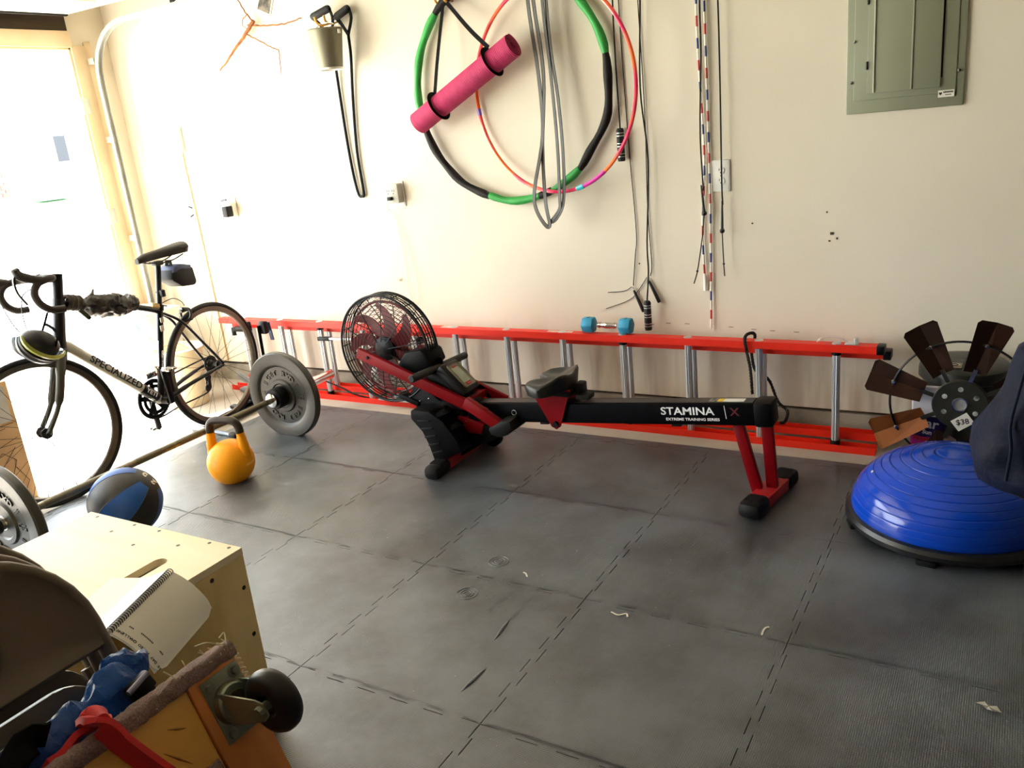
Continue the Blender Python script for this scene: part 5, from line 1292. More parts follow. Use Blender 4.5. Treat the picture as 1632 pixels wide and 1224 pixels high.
PAPER = mat('white_paper', '#e9e6de', '#e2dfd6', 4, .65); CARD = mat('grey_card_cover', '#d8d4c6', '#cfcbbd', 5, .6)
s0, s1 = V(*(0.0931, -1.604, 0.538)), V(*(0.1798, -1.8241, 0.538))
sdir = (s1-s0).normalized(); sp_r = V(-sdir.y, sdir.x, 0); sp_r = sp_r if sp_r.x > 0 else -sp_r
t = thing('spiral_notebook', 'white spiral-bound notebook lying open across the edge of the plywood box', 'notebook', (s0.x, s0.y, BH))
def curve(u, sgn):
    """height drop of a page at distance u from the spiral"""
    if sgn > 0:                                  # right half: bends down over the box edge
        a0, a1 = math.radians(27), math.radians(72); n = 12; x = z = 0
        for i in range(n):
            a = a0+(a1-a0)*(i+.5)/n*min(1, u/.13); x += math.cos(a)*u/n; z -= math.sin(a)*u/n
        return x, z
    q = min(1, u/.075); return u*.97, -(s0.z-BH-.010)*(q*q*(3-2*q))
def sheet(mb, w0, sgn, dz, th_, n=14, rnd=0, out=0):
    rows = []
    for i in range(n+1):
        u = .004+i/n*(w0-.004); x, z = curve(u, sgn); ins = 0
        if rnd and u > w0-rnd: q = (u-(w0-rnd))/rnd; ins = rnd*(1-math.sqrt(max(0, 1-q*q)))
        x2, z2 = curve(u+.002, sgn); tn_ = (sp_r*sgn*(x2-x)+V(0, 0, z2-z)).normalized(); nn = tn_.cross(sdir); nn = nn if nn.z > 0 else -nn
        b0 = sp_r*(sgn*x)+V(0, 0, z)+nn*dz
        rows.append([(mb._v(s0+sdir*ins+b0+nn*h_), mb._v(s1-sdir*ins+b0+nn*h_)) for h_ in (th_, 0)])
    for i in range(n):
        (ta, tb2), (ba, bb_) = rows[i]; (tc_, td), (bc, bd2) = rows[i+1]
        for f in ([ta, tc_, td, tb2], [ba, bb_, bd2, bc], [ta, ba, bc, tc_], [tb2, td, bd2, bb_]): mb._f(f)
    for r in (rows[0], rows[-1]): mb._f([r[0][0], r[0][1], r[1][1], r[1][0]])
    return mb
obj('page_block', sheet(MB(), .150, -1, -.006, .006), PAPER, t)
obj('loose_page', sheet(MB(), .158, -1, .0012, .0004), PAPER, t)
obj('page_block', sheet(MB(), .128, 1, -.005, .003, 14), PAPER, t)
cov = obj('front_cover', sheet(MB(), .136, 1, -.0012, .0016, 18, .030), CARD, t, label='stiff grey-white cover hanging over the box edge')
co2 = MB(); nl = 34
for k in range(nl):
    c_ = s0.lerp(s1, (k+.5)/nl); co2.torus(c_, sdir+sp_r*.12, .0072, .00115, 16, 5)
o = obj('spiral_wire', co2, mat('dark_spiral_wire', '#141418', None, 9, .35, .5), t); o['kind'] = 'stuff'
tt2 = MB()
def cov_text(txt, size, u0, al, bold=.0003):
    """lettering along the cover, running towards the spiral, bent with the sheet"""
    n = len(txt)
    for i, ch in enumerate(txt):
        if ch == ' ': continue
        u = u0-(i-(n-1)/2)*size*.66
        if not .008 < u < .130: continue
        x, z = curve(u, 1); x2, z2 = curve(u+.002, 1); tn_ = (sp_r*(x2-x)+V(0, 0, z2-z)).normalized(); nn = tn_.cross(sdir); nn = nn if nn.z > 0 else -nn
        tt2.text(ch, size, axes(s1-sdir*al+sp_r*x+V(0, 0, z)+nn*.0008, -tn_, nn.cross(-tn_)), .0004, bold=bold)
cov_text('30 DAY PALEO CHALLENGE', .0088, .068, .014, .0002)
for u_, al_, n_ in ((.066, .040, 9), (.028, .038, 3), (.108, .040, 3)):      # smaller lines, too blurred to read
    for k in range(n_):
        u = u_+(k-(n_-1)/2)*.0036; x, z = curve(u, 1); x2, z2 = curve(u+.002, 1); tn_ = (sp_r*(x2-x)+V(0, 0, z2-z)).normalized(); nn = tn_.cross(sdir); nn = nn if nn.z > 0 else -nn
        tt2.prism([(-.0013, -.0016), (.0013, -.0016), (.0013, .0016), (-.0013, .0016)], s1-sdir*al_+sp_r*x+V(0, 0, z)+nn*.0006, -tn_, nn.cross(-tn_), .0004)
obj('cover_print', tt2, mat('brown_black_print', '#2b211c', None, 9, .6), cov)
# ================================================================ stacked folding chairs leaning on the box
CPH = math.radians(23.05)
ce_ = V(-math.sin(CPH), 0, math.cos(CPH)); cn_ = V(math.cos(CPH), 0, math.sin(CPH))
TAN = mat('tan_enamel', '#5d5040', '#534737', 5, .42, spec=.4); TANS = mat('tan_enamel_seat', '#51463a', '#473d32', 5, .36)
def chair(off, dy, label):
    o_ = V(.121+off, 0, .51)
    tb_ = -.51/math.cos(CPH)
    yc = -2.197+dy
    base = V(*(o_+ce_*tb_).xy, 0); base.y = yc
    t = thing('folding_chair', label, 'folding chair', base, 'folded chairs leaning on the box')
    def P(s, q, n=0): return V(0, yc+s, 0)+V(o_.x, 0, o_.z)+ce_*q+cn_*n
    # outer tube: legs rise, bend into a round-shouldered back
    HW = .218; top = .392; R = .165
    pts = [P(HW+.012, tb_+.016), P(HW+.006, -.2), P(HW, .02), P(HW, top-R)]
    pts += [P(HW-R+R*math.cos(a), top-R+R*math.sin(a)) for a in [i*PI/2/8 for i in range(1, 9)]]
    pts += [P(-(HW-R)-R*math.sin(a), top-R+R*math.cos(a)) for a in [i*PI/2/8 for i in range(0, 9)]]
    pts += [P(-HW, .02), P(-HW-.006, -.2), P(-HW-.012, tb_+.016)]
    obj('back_frame', MB().tube(pts, .0125, 12), TAN, t)
    # pressed back panel, dished
    bp_ = MB(); NA, NB = 20, 8; Rr2 = R-.006
    G = {}
    for i in range(NA+1):
        v = -1+2*i/NA; s = v*(HW-.008)
        topq = top-.006 if abs(s) < HW-R else top-R+math.sqrt(max(0, Rr2**2-(abs(s)-(HW-R))**2))
        topq = max(topq, .195)
        for j in range(NB+1):
            q = .190+(topq-.190)*j/NB
            e = max(abs(v), abs(2*j/NB-1)); n = .008-.012*(1-e**6)+.010*v*v
            G[i, j] = (bp_._v(P(s, q, n)), bp_._v(P(s, q, n-.003)))
    for i in range(NA):
        for j in range(NB):
            bp_._f([G[i, j][0], G[i+1, j][0], G[i+1, j+1][0], G[i, j+1][0]]); bp_._f([G[i, j][1], G[i, j+1][1], G[i+1, j+1][1], G[i+1, j][1]])
        bp_._f([G[i, 0][0], G[i, 0][1], G[i+1, 0][1], G[i+1, 0][0]]); bp_._f([G[i, NB][0], G[i+1, NB][0], G[i+1, NB][1], G[i, NB][1]])
    obj('backrest', bp_, TAN, t, ang=60)
    obj('back_hem', MB().tube([P(-HW+.012, .190, .006), P(-.1, .190, .002), P(.1, .190, .002), P(HW-.012, .190, .006)], .006, 8), TAN, t)
    # seat folded up flat, front edge uppermost with round corners
    sw, c_ = .192, .07
    so_ = [(-sw, -.27), (sw, -.27), (sw, .135-c_)]+[(sw-c_+c_*math.cos(a), .135-c_+c_*math.sin(a)) for a in [i*PI/2/6 for i in range(1, 7)]]+[(-sw+c_-c_*math.sin(a), .135-c_+c_*math.cos(a)) for a in [i*PI/2/6 for i in range(0, 7)]]
    obj('seat', MB().prism(so_, P(0, 0, .010), (0, 1, 0), ce_, .022, .007), TANS, t)
    for s_ in (-1, 1):
        obj('rear_leg', MB().tube([P(s_*.205, .10, .004), P(s_*.205, -.2, .012), P(s_*.208, tb_+.016, .016)], .011, 10), TAN, t)
        obj('foot', MB().tube([P(s_*(HW+.012), tb_+.040), P(s_*(HW+.012), tb_+.012)], .015, 12), RUBBER, t)
        obj('hinge_bracket', MB().beam(P(s_*.212, .06, .016), P(s_*.212, -.04, .016), .004, .028, up=cn_), DARKSTEEL, t)
    obj('stretcher', MB().tube([P(-.21, -.40, .004), P(.21, -.40, .004)], .009, 10), TAN, t)
    return t
chair(.40, 0, 'tan metal folding chair, frontmost of the folded stack at the left edge')
chair(.335, .006, 'tan metal folding chair, second in the folded stack behind the frontmost one')
chair(.27, .022, 'tan metal folding chair, rearmost of the folded stack against the plywood box')

# ================================================================ furniture dolly standing on end
KD = V(*(0.6482, -1.8915, 0.66)); DE1 = V(math.sin(CPH), 0, -math.cos(CPH)); DE2 = V(0, -1, 0); DN = cn_.copy()
def DP(s, q, n=0): return KD+DE2*s+DE1*q+DN*n
DL = .66/math.cos(CPH)-.012; DW = .46
t = thing('furniture_dolly', 'wooden furniture dolly with carpeted edges and a black caster standing on end', 'dolly', V(*DP(DW/2, DL).xy, 0))
OAK = mat('orange_varnished_wood', '#c4793a', '#a8602a', 3.5, .42, bump=.1, bscale=80, stretch=(1.4, 5, 1.4), sharp=(.3, .7)); PLYD = mat('golden_plywood', '#d39a48', '#bb8234', 3, .45, bump=.08, bscale=70, stretch=(3, .8, 3), sharp=(.3, .7))
GRIME = mat('dark_wood_grime', '#a8742c', '#9a6724', 30, .7)
DMx = axes(KD, DE1, DE2)          # local x down the dolly, y along its top edge, z = normal (either sign)
zs = 1 if (DMx.to_3x3() @ V(0, 0, 1)).dot(DN) > 0 else -1
def dbox(mb, s0_, s1_, q0, q1, n0, n1, bev=.002):
    M_ = MB(DMx); M_.bm.free(); M_.bm = mb.bm
    M_.box(((q0+q1)/2, (s0_+s1_)/2, zs*(n0+n1)/2), (q1-q0, s1_-s0_, abs(n1-n0)), bev=bev); return mb
obj('rail_board', dbox(MB(), 0, .092, 0, DL, -.022, 0, .003), OAK, t)
obj('rail_board', dbox(MB(), DW-.092, DW, 0, DL, -.022, 0, .003), OAK, t)
obj('cross_board', dbox(MB(), .094, DW-.094, .004, DL-.004, -.020, -.004, .001), PLYD, t)
for k, (sa_2, qa, sb_2, qb_) in enumerate(((.165, .06, .135, .10), (.185, .075, .15, .115), (.20, .05, .19, .085), (.145, .035, .12, .05), (.215, .085, .17, .125))):
    obj('grime_streak', MB().tube([DP(sa_2, qa, -.0042), DP((sa_2+sb_2)/2, (qa+qb_)/2, -.0038), DP(sb_2, qb_, -.0042)], .002, 6, radii=[.0006, .002, .0006]), GRIME, t)
CARP = mat('mauve_brown_carpet', '#9a8078', '#7c6259', 300, .95, bump=1, bscale=420, bdist=.006, sharp=(.35, .65))
def carpet(s0_, s1_, q0, q1, n0, n1, seed, name='carpet_edge'):
    # closed loop of looped pile wrapped over a board edge, with fuzzy displaced surface
    mb = MB(); NS, NQ = max(8, int((s1_-s0_)/.006)), 14
    rows = []
    for i in range(NS+1):
        s = s0_+(s1_-s0_)*i/NS; ring = []
        for j in range(NQ):
            a = 2*PI*j/NQ; ca_, sa_ = math.cos(a), math.sin(a)
            q = (q0+q1)/2+(q1-q0)/2*math.copysign(abs(ca_)**.5, ca_); n = (n0+n1)/2+(n1-n0)/2*math.copysign(abs(sa_)**.5, sa_)
            p = DP(s, q, n); f = noise.noise(p*110+V(seed, 0, 0))*.0035
            ring.append(mb._v(p+(DE1*ca_+DN*sa_)*f))
        rows.append(ring)
    for i in range(NS):
        for j in range(NQ): mb._f([rows[i][j], rows[i][(j+1) % NQ], rows[i+1][(j+1) % NQ], rows[i+1][j]])
    mb._f(rows[0][::-1]); mb._f(rows[-1])
    return obj(name, mb, CARP, t, ang=60)
carpet(-.004, DW, -.021, .006, -.040, .004, 1)
carpet(-.010, DW, .0, DL, -.038, -.023, 4, 'carpet_top')
carpet(.10, .21, .118, .20, -.006, .005, 7, 'carpet_patch')
fz = MB()
for k in range(46):
    s = random.uniform(-.008, .05) if k % 3 else random.uniform(.06, .30); p = DP(s, random.uniform(-.022, .002), random.uniform(-.03, .004))
    d1 = V(random.uniform(-1, 1), random.uniform(-1, 1), random.uniform(.1, 1)).normalized()*random.uniform(.006, .016)
    fz.tube(smoothpts([p, p+d1*.6+V(random.uniform(-.003, .003), 0, 0), p+d1], 3), .0009, 4)
for a_, b_2, c_ in ((DP(.01, -.02, 0), DP(.03, -.038, 0), DP(.052, -.045, 0)), (DP(.004, -.018, 0), DP(-.002, -.036, 0), DP(.010, -.034, 0)), (DP(.10, -.02, 0), DP(.108, -.034, 0), DP(.112, -.04, 0))):
    fz.tube(smoothpts([a_, b_2, c_], 4), .0012, 5)
for k in range(9):
    q = .004+k*.0085; fz.tube(smoothpts([DP(-.004, q, -.012), DP(-.011, q+.003, -.008), DP(-.007, q+.008, -.012)], 3), .0022, 5)
o = obj('frayed_fibres', fz, mat('pale_fibre', '#e6d9b8', '#cdbd96', 50, .9), t); o['kind'] = 'stuff'
ZINC = mat('zinc_plate', '#8f9484', '#787e6d', 9, .38, .8)
def caster(sc_, qc):
    pl_ = obj('caster_plate', dbox(MB(), sc_-.036, sc_+.036, qc-.053, qc+.053, 0, .003, .0012), ZINC, t)
    def cp(s, q, n): return DP(sc_+s, qc+q, n)
    for s in (-.025, .025):
        for q in (-.040, .040):
            bm_ = MB().lathe([(0, .007), (.006, .007), (.0068, .002), (.0068, 0)], cp(s, q, .003), DN, 6)
            bm_.lathe([(.0068, .0015), (.011, .001), (.0115, 0)], cp(s, q, .003), DN, 16)
            obj('bolt', bm_, ZINC, pl_)
    obj('raceway', MB().lathe([(0, .016), (.018, .016), (.021, .012), (.029, .012), (.033, .006), (.034, 0)], cp(0, 0, .003), DN, 32), mat('greased_raceway', '#5d5a45', '#77735a', 12, .35, .8), pl_)
    # fork arms and wheel; the axle points along the dolly's short side, tipped towards the camera
    ax = DE2.copy(); tr = ax.cross(DN).normalized()
    tr = tr if tr.dot(DE1) > 0 else -tr
    wc = cp(-.004, .004, .100)+tr*.006
    for s_ in (-1, 1):
        A_ = cp(0, 0, .012)+ax*s_*.020; Bq = wc+ax*s_*.024
        pts = [A_+tr*.028, A_-tr*.028, Bq-tr*.018-DN*.004, Bq-tr*.010+DN*.012, Bq+tr*.010+DN*.012, Bq+tr*.018-DN*.004]
        mb = MB(); va = [mb._v(p) for p in pts]; vb = [mb._v(p+ax*s_*.0028) for p in pts]
        mb._f(va); mb._f(vb[::-1])
        for i in range(6): mb._f([va[i], va[(i+1) % 6], vb[(i+1) % 6], vb[i]])
        obj('fork_arm', mb, ZINC, t)
    obj('fork_crown', MB().lathe([(0, .010), (.028, .010), (.031, .006), (.031, 0)], cp(0, 0, .008), DN, 32), ZINC, t)
    w_ = obj('caster_wheel', MB().lathe([(0, -.012), (.016, -.012), (.020, -.017), (.038, -.0175), (.046, -.014), (.0505, -.007), (.0515, 0), (.0505, .007), (.046, .014), (.038, .0175), (.020, .017), (.016, .012), (0, .012)], wc, ax, 48), mat('hard_black_rubber', '#0b0b0a', '#121110', 9, .38, spec=.35), t)
    obj('axle_bolt', MB().lathe([(0, -.034), (.008, -.034), (.009, -.028), (.009, .028), (.008, .034), (0, .034)], wc, ax, 8), ZINC, w_)
caster(.040, .062); caster(.040, DL-.062)
caster(DW-.046, .062); caster(DW-.046, DL-.062)

# red webbing strap over the dolly, blue nylon bag behind it
REDS = mat('red_webbing', '#c8141a', '#b01015', 30, .7, bump=.25, bscale=260)
t = thing('red_strap', 'red padded strap draped over the carpeted edge of the dolly', 'strap', DP(.29, 0, 0))
def gap(L, n): return [DP(p[0], p[1], n) for p in L]
obj('webbing', MB().ribbon(smoothpts(gap([(0.2876, -0.0159), (0.2639, -0.0156), (0.2371, -0.0237)], -.050)+gap([(0.2171, -0.0303)], -.050)+gap([(0.2204, -0.0389)], -.014)+gap([(0.2287, -0.0346), (0.2195, -0.0019), (0.2068, 0.0309), (0.1908, 0.0687), (0.1666, 0.1232)], .0155), 7), .036, .010, up=DE2*.55+DE1*.75+DN*.3), REDS, t)
obj('strap_fold', MB().blob(gap([(0.2267, -0.0408), (0.2115, -0.04)], -.03)+gap([(0.2239, -0.0355)], .014), [.010, .015, .010], 14, .12, 40, seed=2), REDS, t)
BLUN = mat('blue_nylon', '#0f4a94', '#0a346c', 7, .42, bump=.8, bscale=40, bdist=.012, spec=.35); NAVY2 = mat('dark_blue_nylon', '#081c48', '#051230', 7, .55, spec=.2, bump=.5, bscale=22, bdist=.01)
t = thing('blue_bag', 'blue nylon bag with a black buckle stuffed between the chairs and the dolly', 'bag', (.72, -2.16, 0))
def between(px_s, px_q, n): return DP(px_s, px_q, n)
obj('bag_body', MB().blob(gap([(0.1045, -0.0242), (0.1304, -0.0308), (0.1669, -0.0255), (0.2075, -0.0172), (0.248, -0.0055), (0.2883, 0.0092)], -.10)+[DP(.36, .18, -.102), DP(.40, .45, -.10)], [.014, .034, .038, .038, .038, .036, .036, .036], 48, .30, 14, .62, up=DN, seed=11, n=18, crease=.55), BLUN, t, ang=20)
obj('bag_flap', MB().blob(gap([(0.0869, -0.0277), (0.1029, -0.0476), (0.1247, -0.0554), (0.1485, -0.0559)], -.115), [.012, .028, .028, .012], 30, .45, 20, .55, up=DN, seed=21, n=14, crease=.7), BLUN, t, ang=20)
obj('dark_fold', MB().blob(gap([(0.2222, -0.0121), (0.244, -0.0232), (0.2787, -0.029), (0.3171, -0.0236)], -.108), [.014, .026, .028, .03], 24, .3, 14, .7, up=DN, seed=31, n=8), NAVY2, t)
bq = gap([(0.1428, -0.0247), (0.1011, -0.0335), (0.139, -0.0133), (0.1023, -0.0144)], -.066)
bkl = obj('buckle', MB().beam(bq[0], bq[1], .030, .016, up=DN, bev=.004).beam(bq[2], bq[3], .022, .014, up=DN, bev=.004), BLACK, t)
bq2 = gap([(0.1461, -0.0322), (0.1071, -0.0428)], -.055)
obj('buckle_bar', MB().tube(bq2, .005, 10), mat('pale_lilac_sheen', '#8d8ba0', None, 9, .25, .3), bkl)
obj('black_strap', MB().ribbon(smoothpts(gap([(0.2634, -0.0481), (0.2829, -0.0546), (0.3059, -0.0474), (0.3278, -0.0305)], -.062), 6), .045, .004, up=DN*.4+DE2), STRAPB, t)
t = thing('cream_roll', 'end of a cream roll poking up beside the carpeted dolly edge', 'roll', DP(.355, .20, -.06))
obj('roll', MB().tube([DP(.352, .040, -.055), DP(.354, .046, -.055), DP(.37, .16, -.055)], .012, 16, radii=[.009, .012, .012]), mat('cream_foam', '#d8c9a4', '#cbbb94', 9, .7), t)

# ================================================================ balance dome
BLUEB = mat('glossy_blue_vinyl', '#0640b8', '#063aa8', 3, .13, spec=.45)
bx_, by_ = 1.555, .245
t = thing('balance_dome', 'glossy blue half-ball balance trainer on a black base', 'balance trainer', (bx_, by_, 0))
pr = [(.300, .050), (.309, .060)]
aa = sorted([PI/2*i/60 for i in range(1, 60)]+[k*.118+e for k in range(1, 13) for e in (-.0075, -.0045, 0, .0045, .0075)])
for a in aa:
    R = .310*math.cos(a)**.92; z = .060+.200*math.sin(a); gd2 = 0
    for k in range(1, 13):
        if abs(a-k*.118) < .005: gd2 = .0016 if abs(a-k*.118) > .002 else .0022
    pr.append((R-gd2*math.cos(a), z-gd2*math.sin(a)))
pr.append((0, .260))
obj('dome', MB().lathe(pr, (bx_, by_, 0), seg=120), BLUEB, t, ang=70)
obj('valve_plug', MB().lathe([(0, .003), (.004, .002), (.005, 0)], (bx_-.235, by_-.085, .195), (-.7, -.25, .65), 12), WHITE, t)
obj('base', MB().lathe([(0, .012), (.29, .012), (.315, .016), (.327, .028), (.328, .042), (.320, .054), (.306, .058), (.295, .052), (0, .05)], (bx_, by_, 0), seg=100), mat('base_black', '#101113', '#16171a', 8, .34), t)
for k in range(6):
    a = math.radians(262+k*60); c_ = V(bx_+.305*math.cos(a), by_+.305*math.sin(a), .010)
    obj('base_foot', MB().box(c_, (.06, .04, .020), Matrix.Rotation(a+PI/2, 3, 'Z'), bev=.006), RUBBER, t)

# ================================================================ windmill wheel, round bin, bag
RUST = mat('rusty_dark_sheet', '#2b1910', '#3e2413', 5, .5, .5, bump=.1, bscale=90); RUSTL = mat('orange_rust_sheet', '#8a4d18', '#6b3910', 5, .5, .4, bump=.1, bscale=90)
wx, wy, wz = 1.546, .60, .300
t = thing('windmill_wheel', 'rusty metal windmill wheel with angled blades and a price tag', 'windmill', (wx, wy, 0))
HUBM = mat('dark_hub_metal', '#2f2f28', '#3b3a31', 8, .5, .6)
hb_ = MB(); NH = 40
obj('hub', MB().lathe([(.023, -.006), (.088, -.006), (.092, -.002), (.092, .002), (.088, .006), (.023, .006), (.023, -.006)], (wx, wy, wz), (0, -1, 0), 48), HUBM, t)
obj('hub_plug', MB().lathe([(0, -.003), (.0225, -.003), (.0225, .003), (0, .003)], (wx, wy, wz), (0, -1, 0), 28), mat('pale_axle_metal', '#b4b6ae', '#8f928a', 20, .4, .4), t)
obj('hub_ring', MB().torus((wx, wy-.006, wz), (0, 1, 0), .024, .003, 30, 6), STEEL, t)
hl = MB()
for k in range(6):
    a = math.radians(30+k*60); hl.lathe([(0, .001), (.009, .001), (.009, 0)], (wx+.058*math.cos(a), wy-.0062, wz+.058*math.sin(a)), (0, -1, 0), 16)
obj('hub_holes', hl, mat('pale_through_hole', '#b9bcb6', '#2c2c27', 30, .6), t)
obj('ring_wire', MB().torus((wx, wy+.004, wz), (0, 1, 0), .232, .0042, 80, 8), DARKSTEEL, t)
for k in range(8):
    a = math.radians(72+45*k); e = V(math.cos(a), 0, math.sin(a)); f = V(-e.z, 0, e.x); n = V(0, -1, 0)
    mb = MB(); L0, L1 = .125, (.318 if e.z > -.6 else .235); w0_, w1_ = .036, .058
    tw = .30
    ring0 = []
    for q, w in ((L0, w0_), (L1-.012, w1_), (L1, w1_-.010)):
        row = []
        for v in (-1, 0, 1):
            p = V(wx, wy, wz)+e*q+f*(v*w)+n*((abs(v)-1)*.016+v*w*tw+.006)
            row.append((mb._v(p), mb._v(p-n*.002)))
        ring0.append(row)
    for i in range(2):
        for j in range(2):
            mb._f([ring0[i][j][0], ring0[i+1][j][0], ring0[i+1][j+1][0], ring0[i][j+1][0]]); mb._f([ring0[i][j][1], ring0[i][j+1][1], ring0[i+1][j+1][1], ring0[i+1][j][1]])
    for j in range(2):
        mb._f([ring0[0][j][0], ring0[0][j+1][0], ring0[0][j+1][1], ring0[0][j][1]]); mb._f([ring0[2][j][0], ring0[2][j][1], ring0[2][j+1][1], ring0[2][j+1][0]])
    for i in range(2):
        mb._f([ring0[i][0][0], ring0[i][0][1], ring0[i+1][0][1], ring0[i+1][0][0]]); mb._f([ring0[i][2][0], ring0[i+1][2][0], ring0[i+1][2][1], ring0[i][2][1]])
    bl_ = obj('blade', mb, RUSTL if k == 3 else RUST, t, smooth=False, label='orange rusted blade' if k == 3 else None)
    obj('blade_arm', MB().beam(V(wx, wy, wz)+e*.080, V(wx, wy, wz)+e*.140, .006, .014, up=f), STEEL if k in (0, 5) else HUBM, t)
    obj('rivet', MB().lathe([(0, .004), (.006, .003), (.008, 0)], V(wx, wy, wz)+e*.232+n*(.006), (0, -1, 0), 12), STEEL, bl_)
tg = MB(axes((wx+.012, wy-.012, wz-.062), (.80, 0, .60), (-.60, 0, .80)))
tag_o = obj('price_tag', tg.box((0, 0, 0), (.062, .046, .0012)), mat('tag_card', '#e0ddd0', None, 9, .6), t)
obj('tag_print', MB().text('$38', .028, axes((wx+.012, wy-.0130, wz-.062), (.97, 0, .24), (-.24, 0, .97)), .0006, bold=.0004), BLACKPRINT, tag_o)
obj('tag_string', MB().tube([(wx+.002, wy-.012, wz-.045), (wx+.03, wy-.010, wz+.01)], .0008, 5), BLACKPRINT, tag_o)
DG = mat('dark_green_grey_plastic', '#272b28', '#1d211f', 5, .4)
bcx, bcy = 1.545, .79
t = thing('round_bin', 'dark round bin with a wide lid behind the windmill wheel', 'bin', (bcx, bcy, -.012))
obj('bin_body', MB().lathe([(0, -.012), (.115, -.012), (.12, -.006), (.142, .365), (0, .365)], (bcx, bcy, 0), seg=48), DG, t)
obj('bin_lid', MB().lathe([(0, .412), (.02, .414), (.10, .412), (.140, .405), (.152, .395), (.155, .38), (.155, .355), (.150, .352), (.146, .36), (0, .36)], (bcx, bcy, 0), seg=56), DG, t)
obj('lid_label', MB().box((1.512, .70, .4145), (.06, .06, .001)), mat('worn_lid_label', '#c9bda0', '#7d705a', 26, .6, sharp=(.45, .55)), t)
obj('lid_ring', MB().torus((1.515, .705, .4155), (0, 0, 1), .012, .0022, 24, 6), DG, t)
t = thing('seed_bag', 'white and purple printed bag standing behind the windmill wheel', 'bag', (1.445, .65, 0))
WB = mat('white_bag_film', '#e9e9ef', '#dcdce6', 7, .4, bump=.3, bscale=20, bdist=.006); PUR = mat('purple_film', '#2f1250', '#3d1a66', 5, .38); MAG = mat('magenta_film', '#c21a8a', '#d6279a', 5, .38)
def bagpart(z0, z1, mt_, name, x0=1.385, x1=1.50, yb=.655, yf=.634, seed=1):
    mb = MB(); NZ = 8; rows = []
    for i in range(NZ+1):
        z = z0+(z1-z0)*i/NZ; ring = []
        for j in range(24):
            a = 2*PI*j/24; ca_, sa_ = math.cos(a), math.sin(a)
            x = (x0+x1)/2+(x1-x0)/2*math.copysign(abs(ca_)**.45, ca_); y = (yb+yf)/2+(yb-yf)/2*math.copysign(abs(sa_)**.6, sa_)*(1-.25*max(0, (z-.25)/.13))
            p = V(x, y, z); ring.append(mb._v(p+V(ca_, sa_, 0)*.003*noise.noise(p*16)))
        rows.append(ring)
    for i in range(NZ):
        for j in range(24): mb._f([rows[i][j], rows[i][(j+1) % 24], rows[i+1][(j+1) % 24], rows[i+1][j]])
    mb._f(rows[0][::-1]); mb._f(rows[-1])
    return obj(name, mb, mt_, t, ang=50)
bagpart(.232, .346, WB, 'white_top'); bagpart(.150, .2315, PUR, 'purple_band'); bagpart(.001, .1495, MAG, 'magenta_base')
bt_ = MB().text('ar', .052, axes((1.458, .6285, .204), (1, 0, -.12), (.12, 0, 1)), .001, bold=.001)
bt_.text('Sun Sc', .022, axes((1.455, .6285, .170), (1, 0, -.12), (.12, 0, 1)), .001, bold=.0008)
obj('bag_lettering', bt_, WHITEPRINT, t)
obj('white_swoosh', MB().lathe([(0, .001), (.024, .001), (.024, 0)], (1.450, .6295, .115), (0, -1, 0), 24), WHITEPRINT, t)
obj('red_swoosh', MB().beam((1.395, .6295, .150), (1.48, .6295, .132), .0015, .016, bev=.0004), mat('red_film', '#c81f38', None, 9, .4), t)
t = thing('framed_board', 'dark framed board standing on edge behind the balance dome', 'board', (1.61, .64, 0))
CRT = mat('dark_board_wood', '#24231d', '#191813', 8, .6)
obj('board', MB().box((1.61, .641, .10), (.18, .006, .20)), CRT, t)
for x in (1.524, 1.696): obj('frame_post', MB().box((x, .636, .10), (.012, .012, .20), bev=.002), CRT, t)
for z in (.194, .006): obj('frame_rail', MB().box((1.61, .636, z), (.16, .010, .012), bev=.002), CRT, t)

# ================================================================ navy cover at the right edge
NAVY = mat('navy_fabric', '#0a1430', '#060c1e', 5, .7, bump=.6, bscale=12, bdist=.02, spec=.2)
t = thing('navy_cover', 'navy blue quilted fabric cover draped on a stand at the right edge', 'cover', (1.90, -.36, 0))
rows = [(.825, 1.735, 2.05, .045), (.800, 1.705, 2.08, .075), (.755, 1.685, 2.10, .095), (.70, 1.672, 2.11, .11), (.64, 1.650, 2.12, .12), (.58, 1.630, 2.12, .125), (.53, 1.622, 2.12, .12), (.49, 1.618, 2.12, .12), (.462, 1.632, 2.12, .11), (.44, 1.69, 2.10, .09), (.425, 1.76, 2.06, .06)]
mb = MB(); R_ = []
for z, x0_, x1_, dpt in rows:
    ring = []
    for j in range(40):
        a = 2*PI*j/40; ca_, sa_ = math.cos(a), math.sin(a)
        p = V((x0_+x1_)/2+(x1_-x0_)/2*math.copysign(abs(ca_)**.6, ca_), -.38+dpt*math.copysign(abs(sa_)**.7, sa_), z)
        ring.append(p+V(ca_, sa_, .2)*(.026*noise.noise(p*8)+.012*noise.noise(p*20)))
    R_.append(ring)
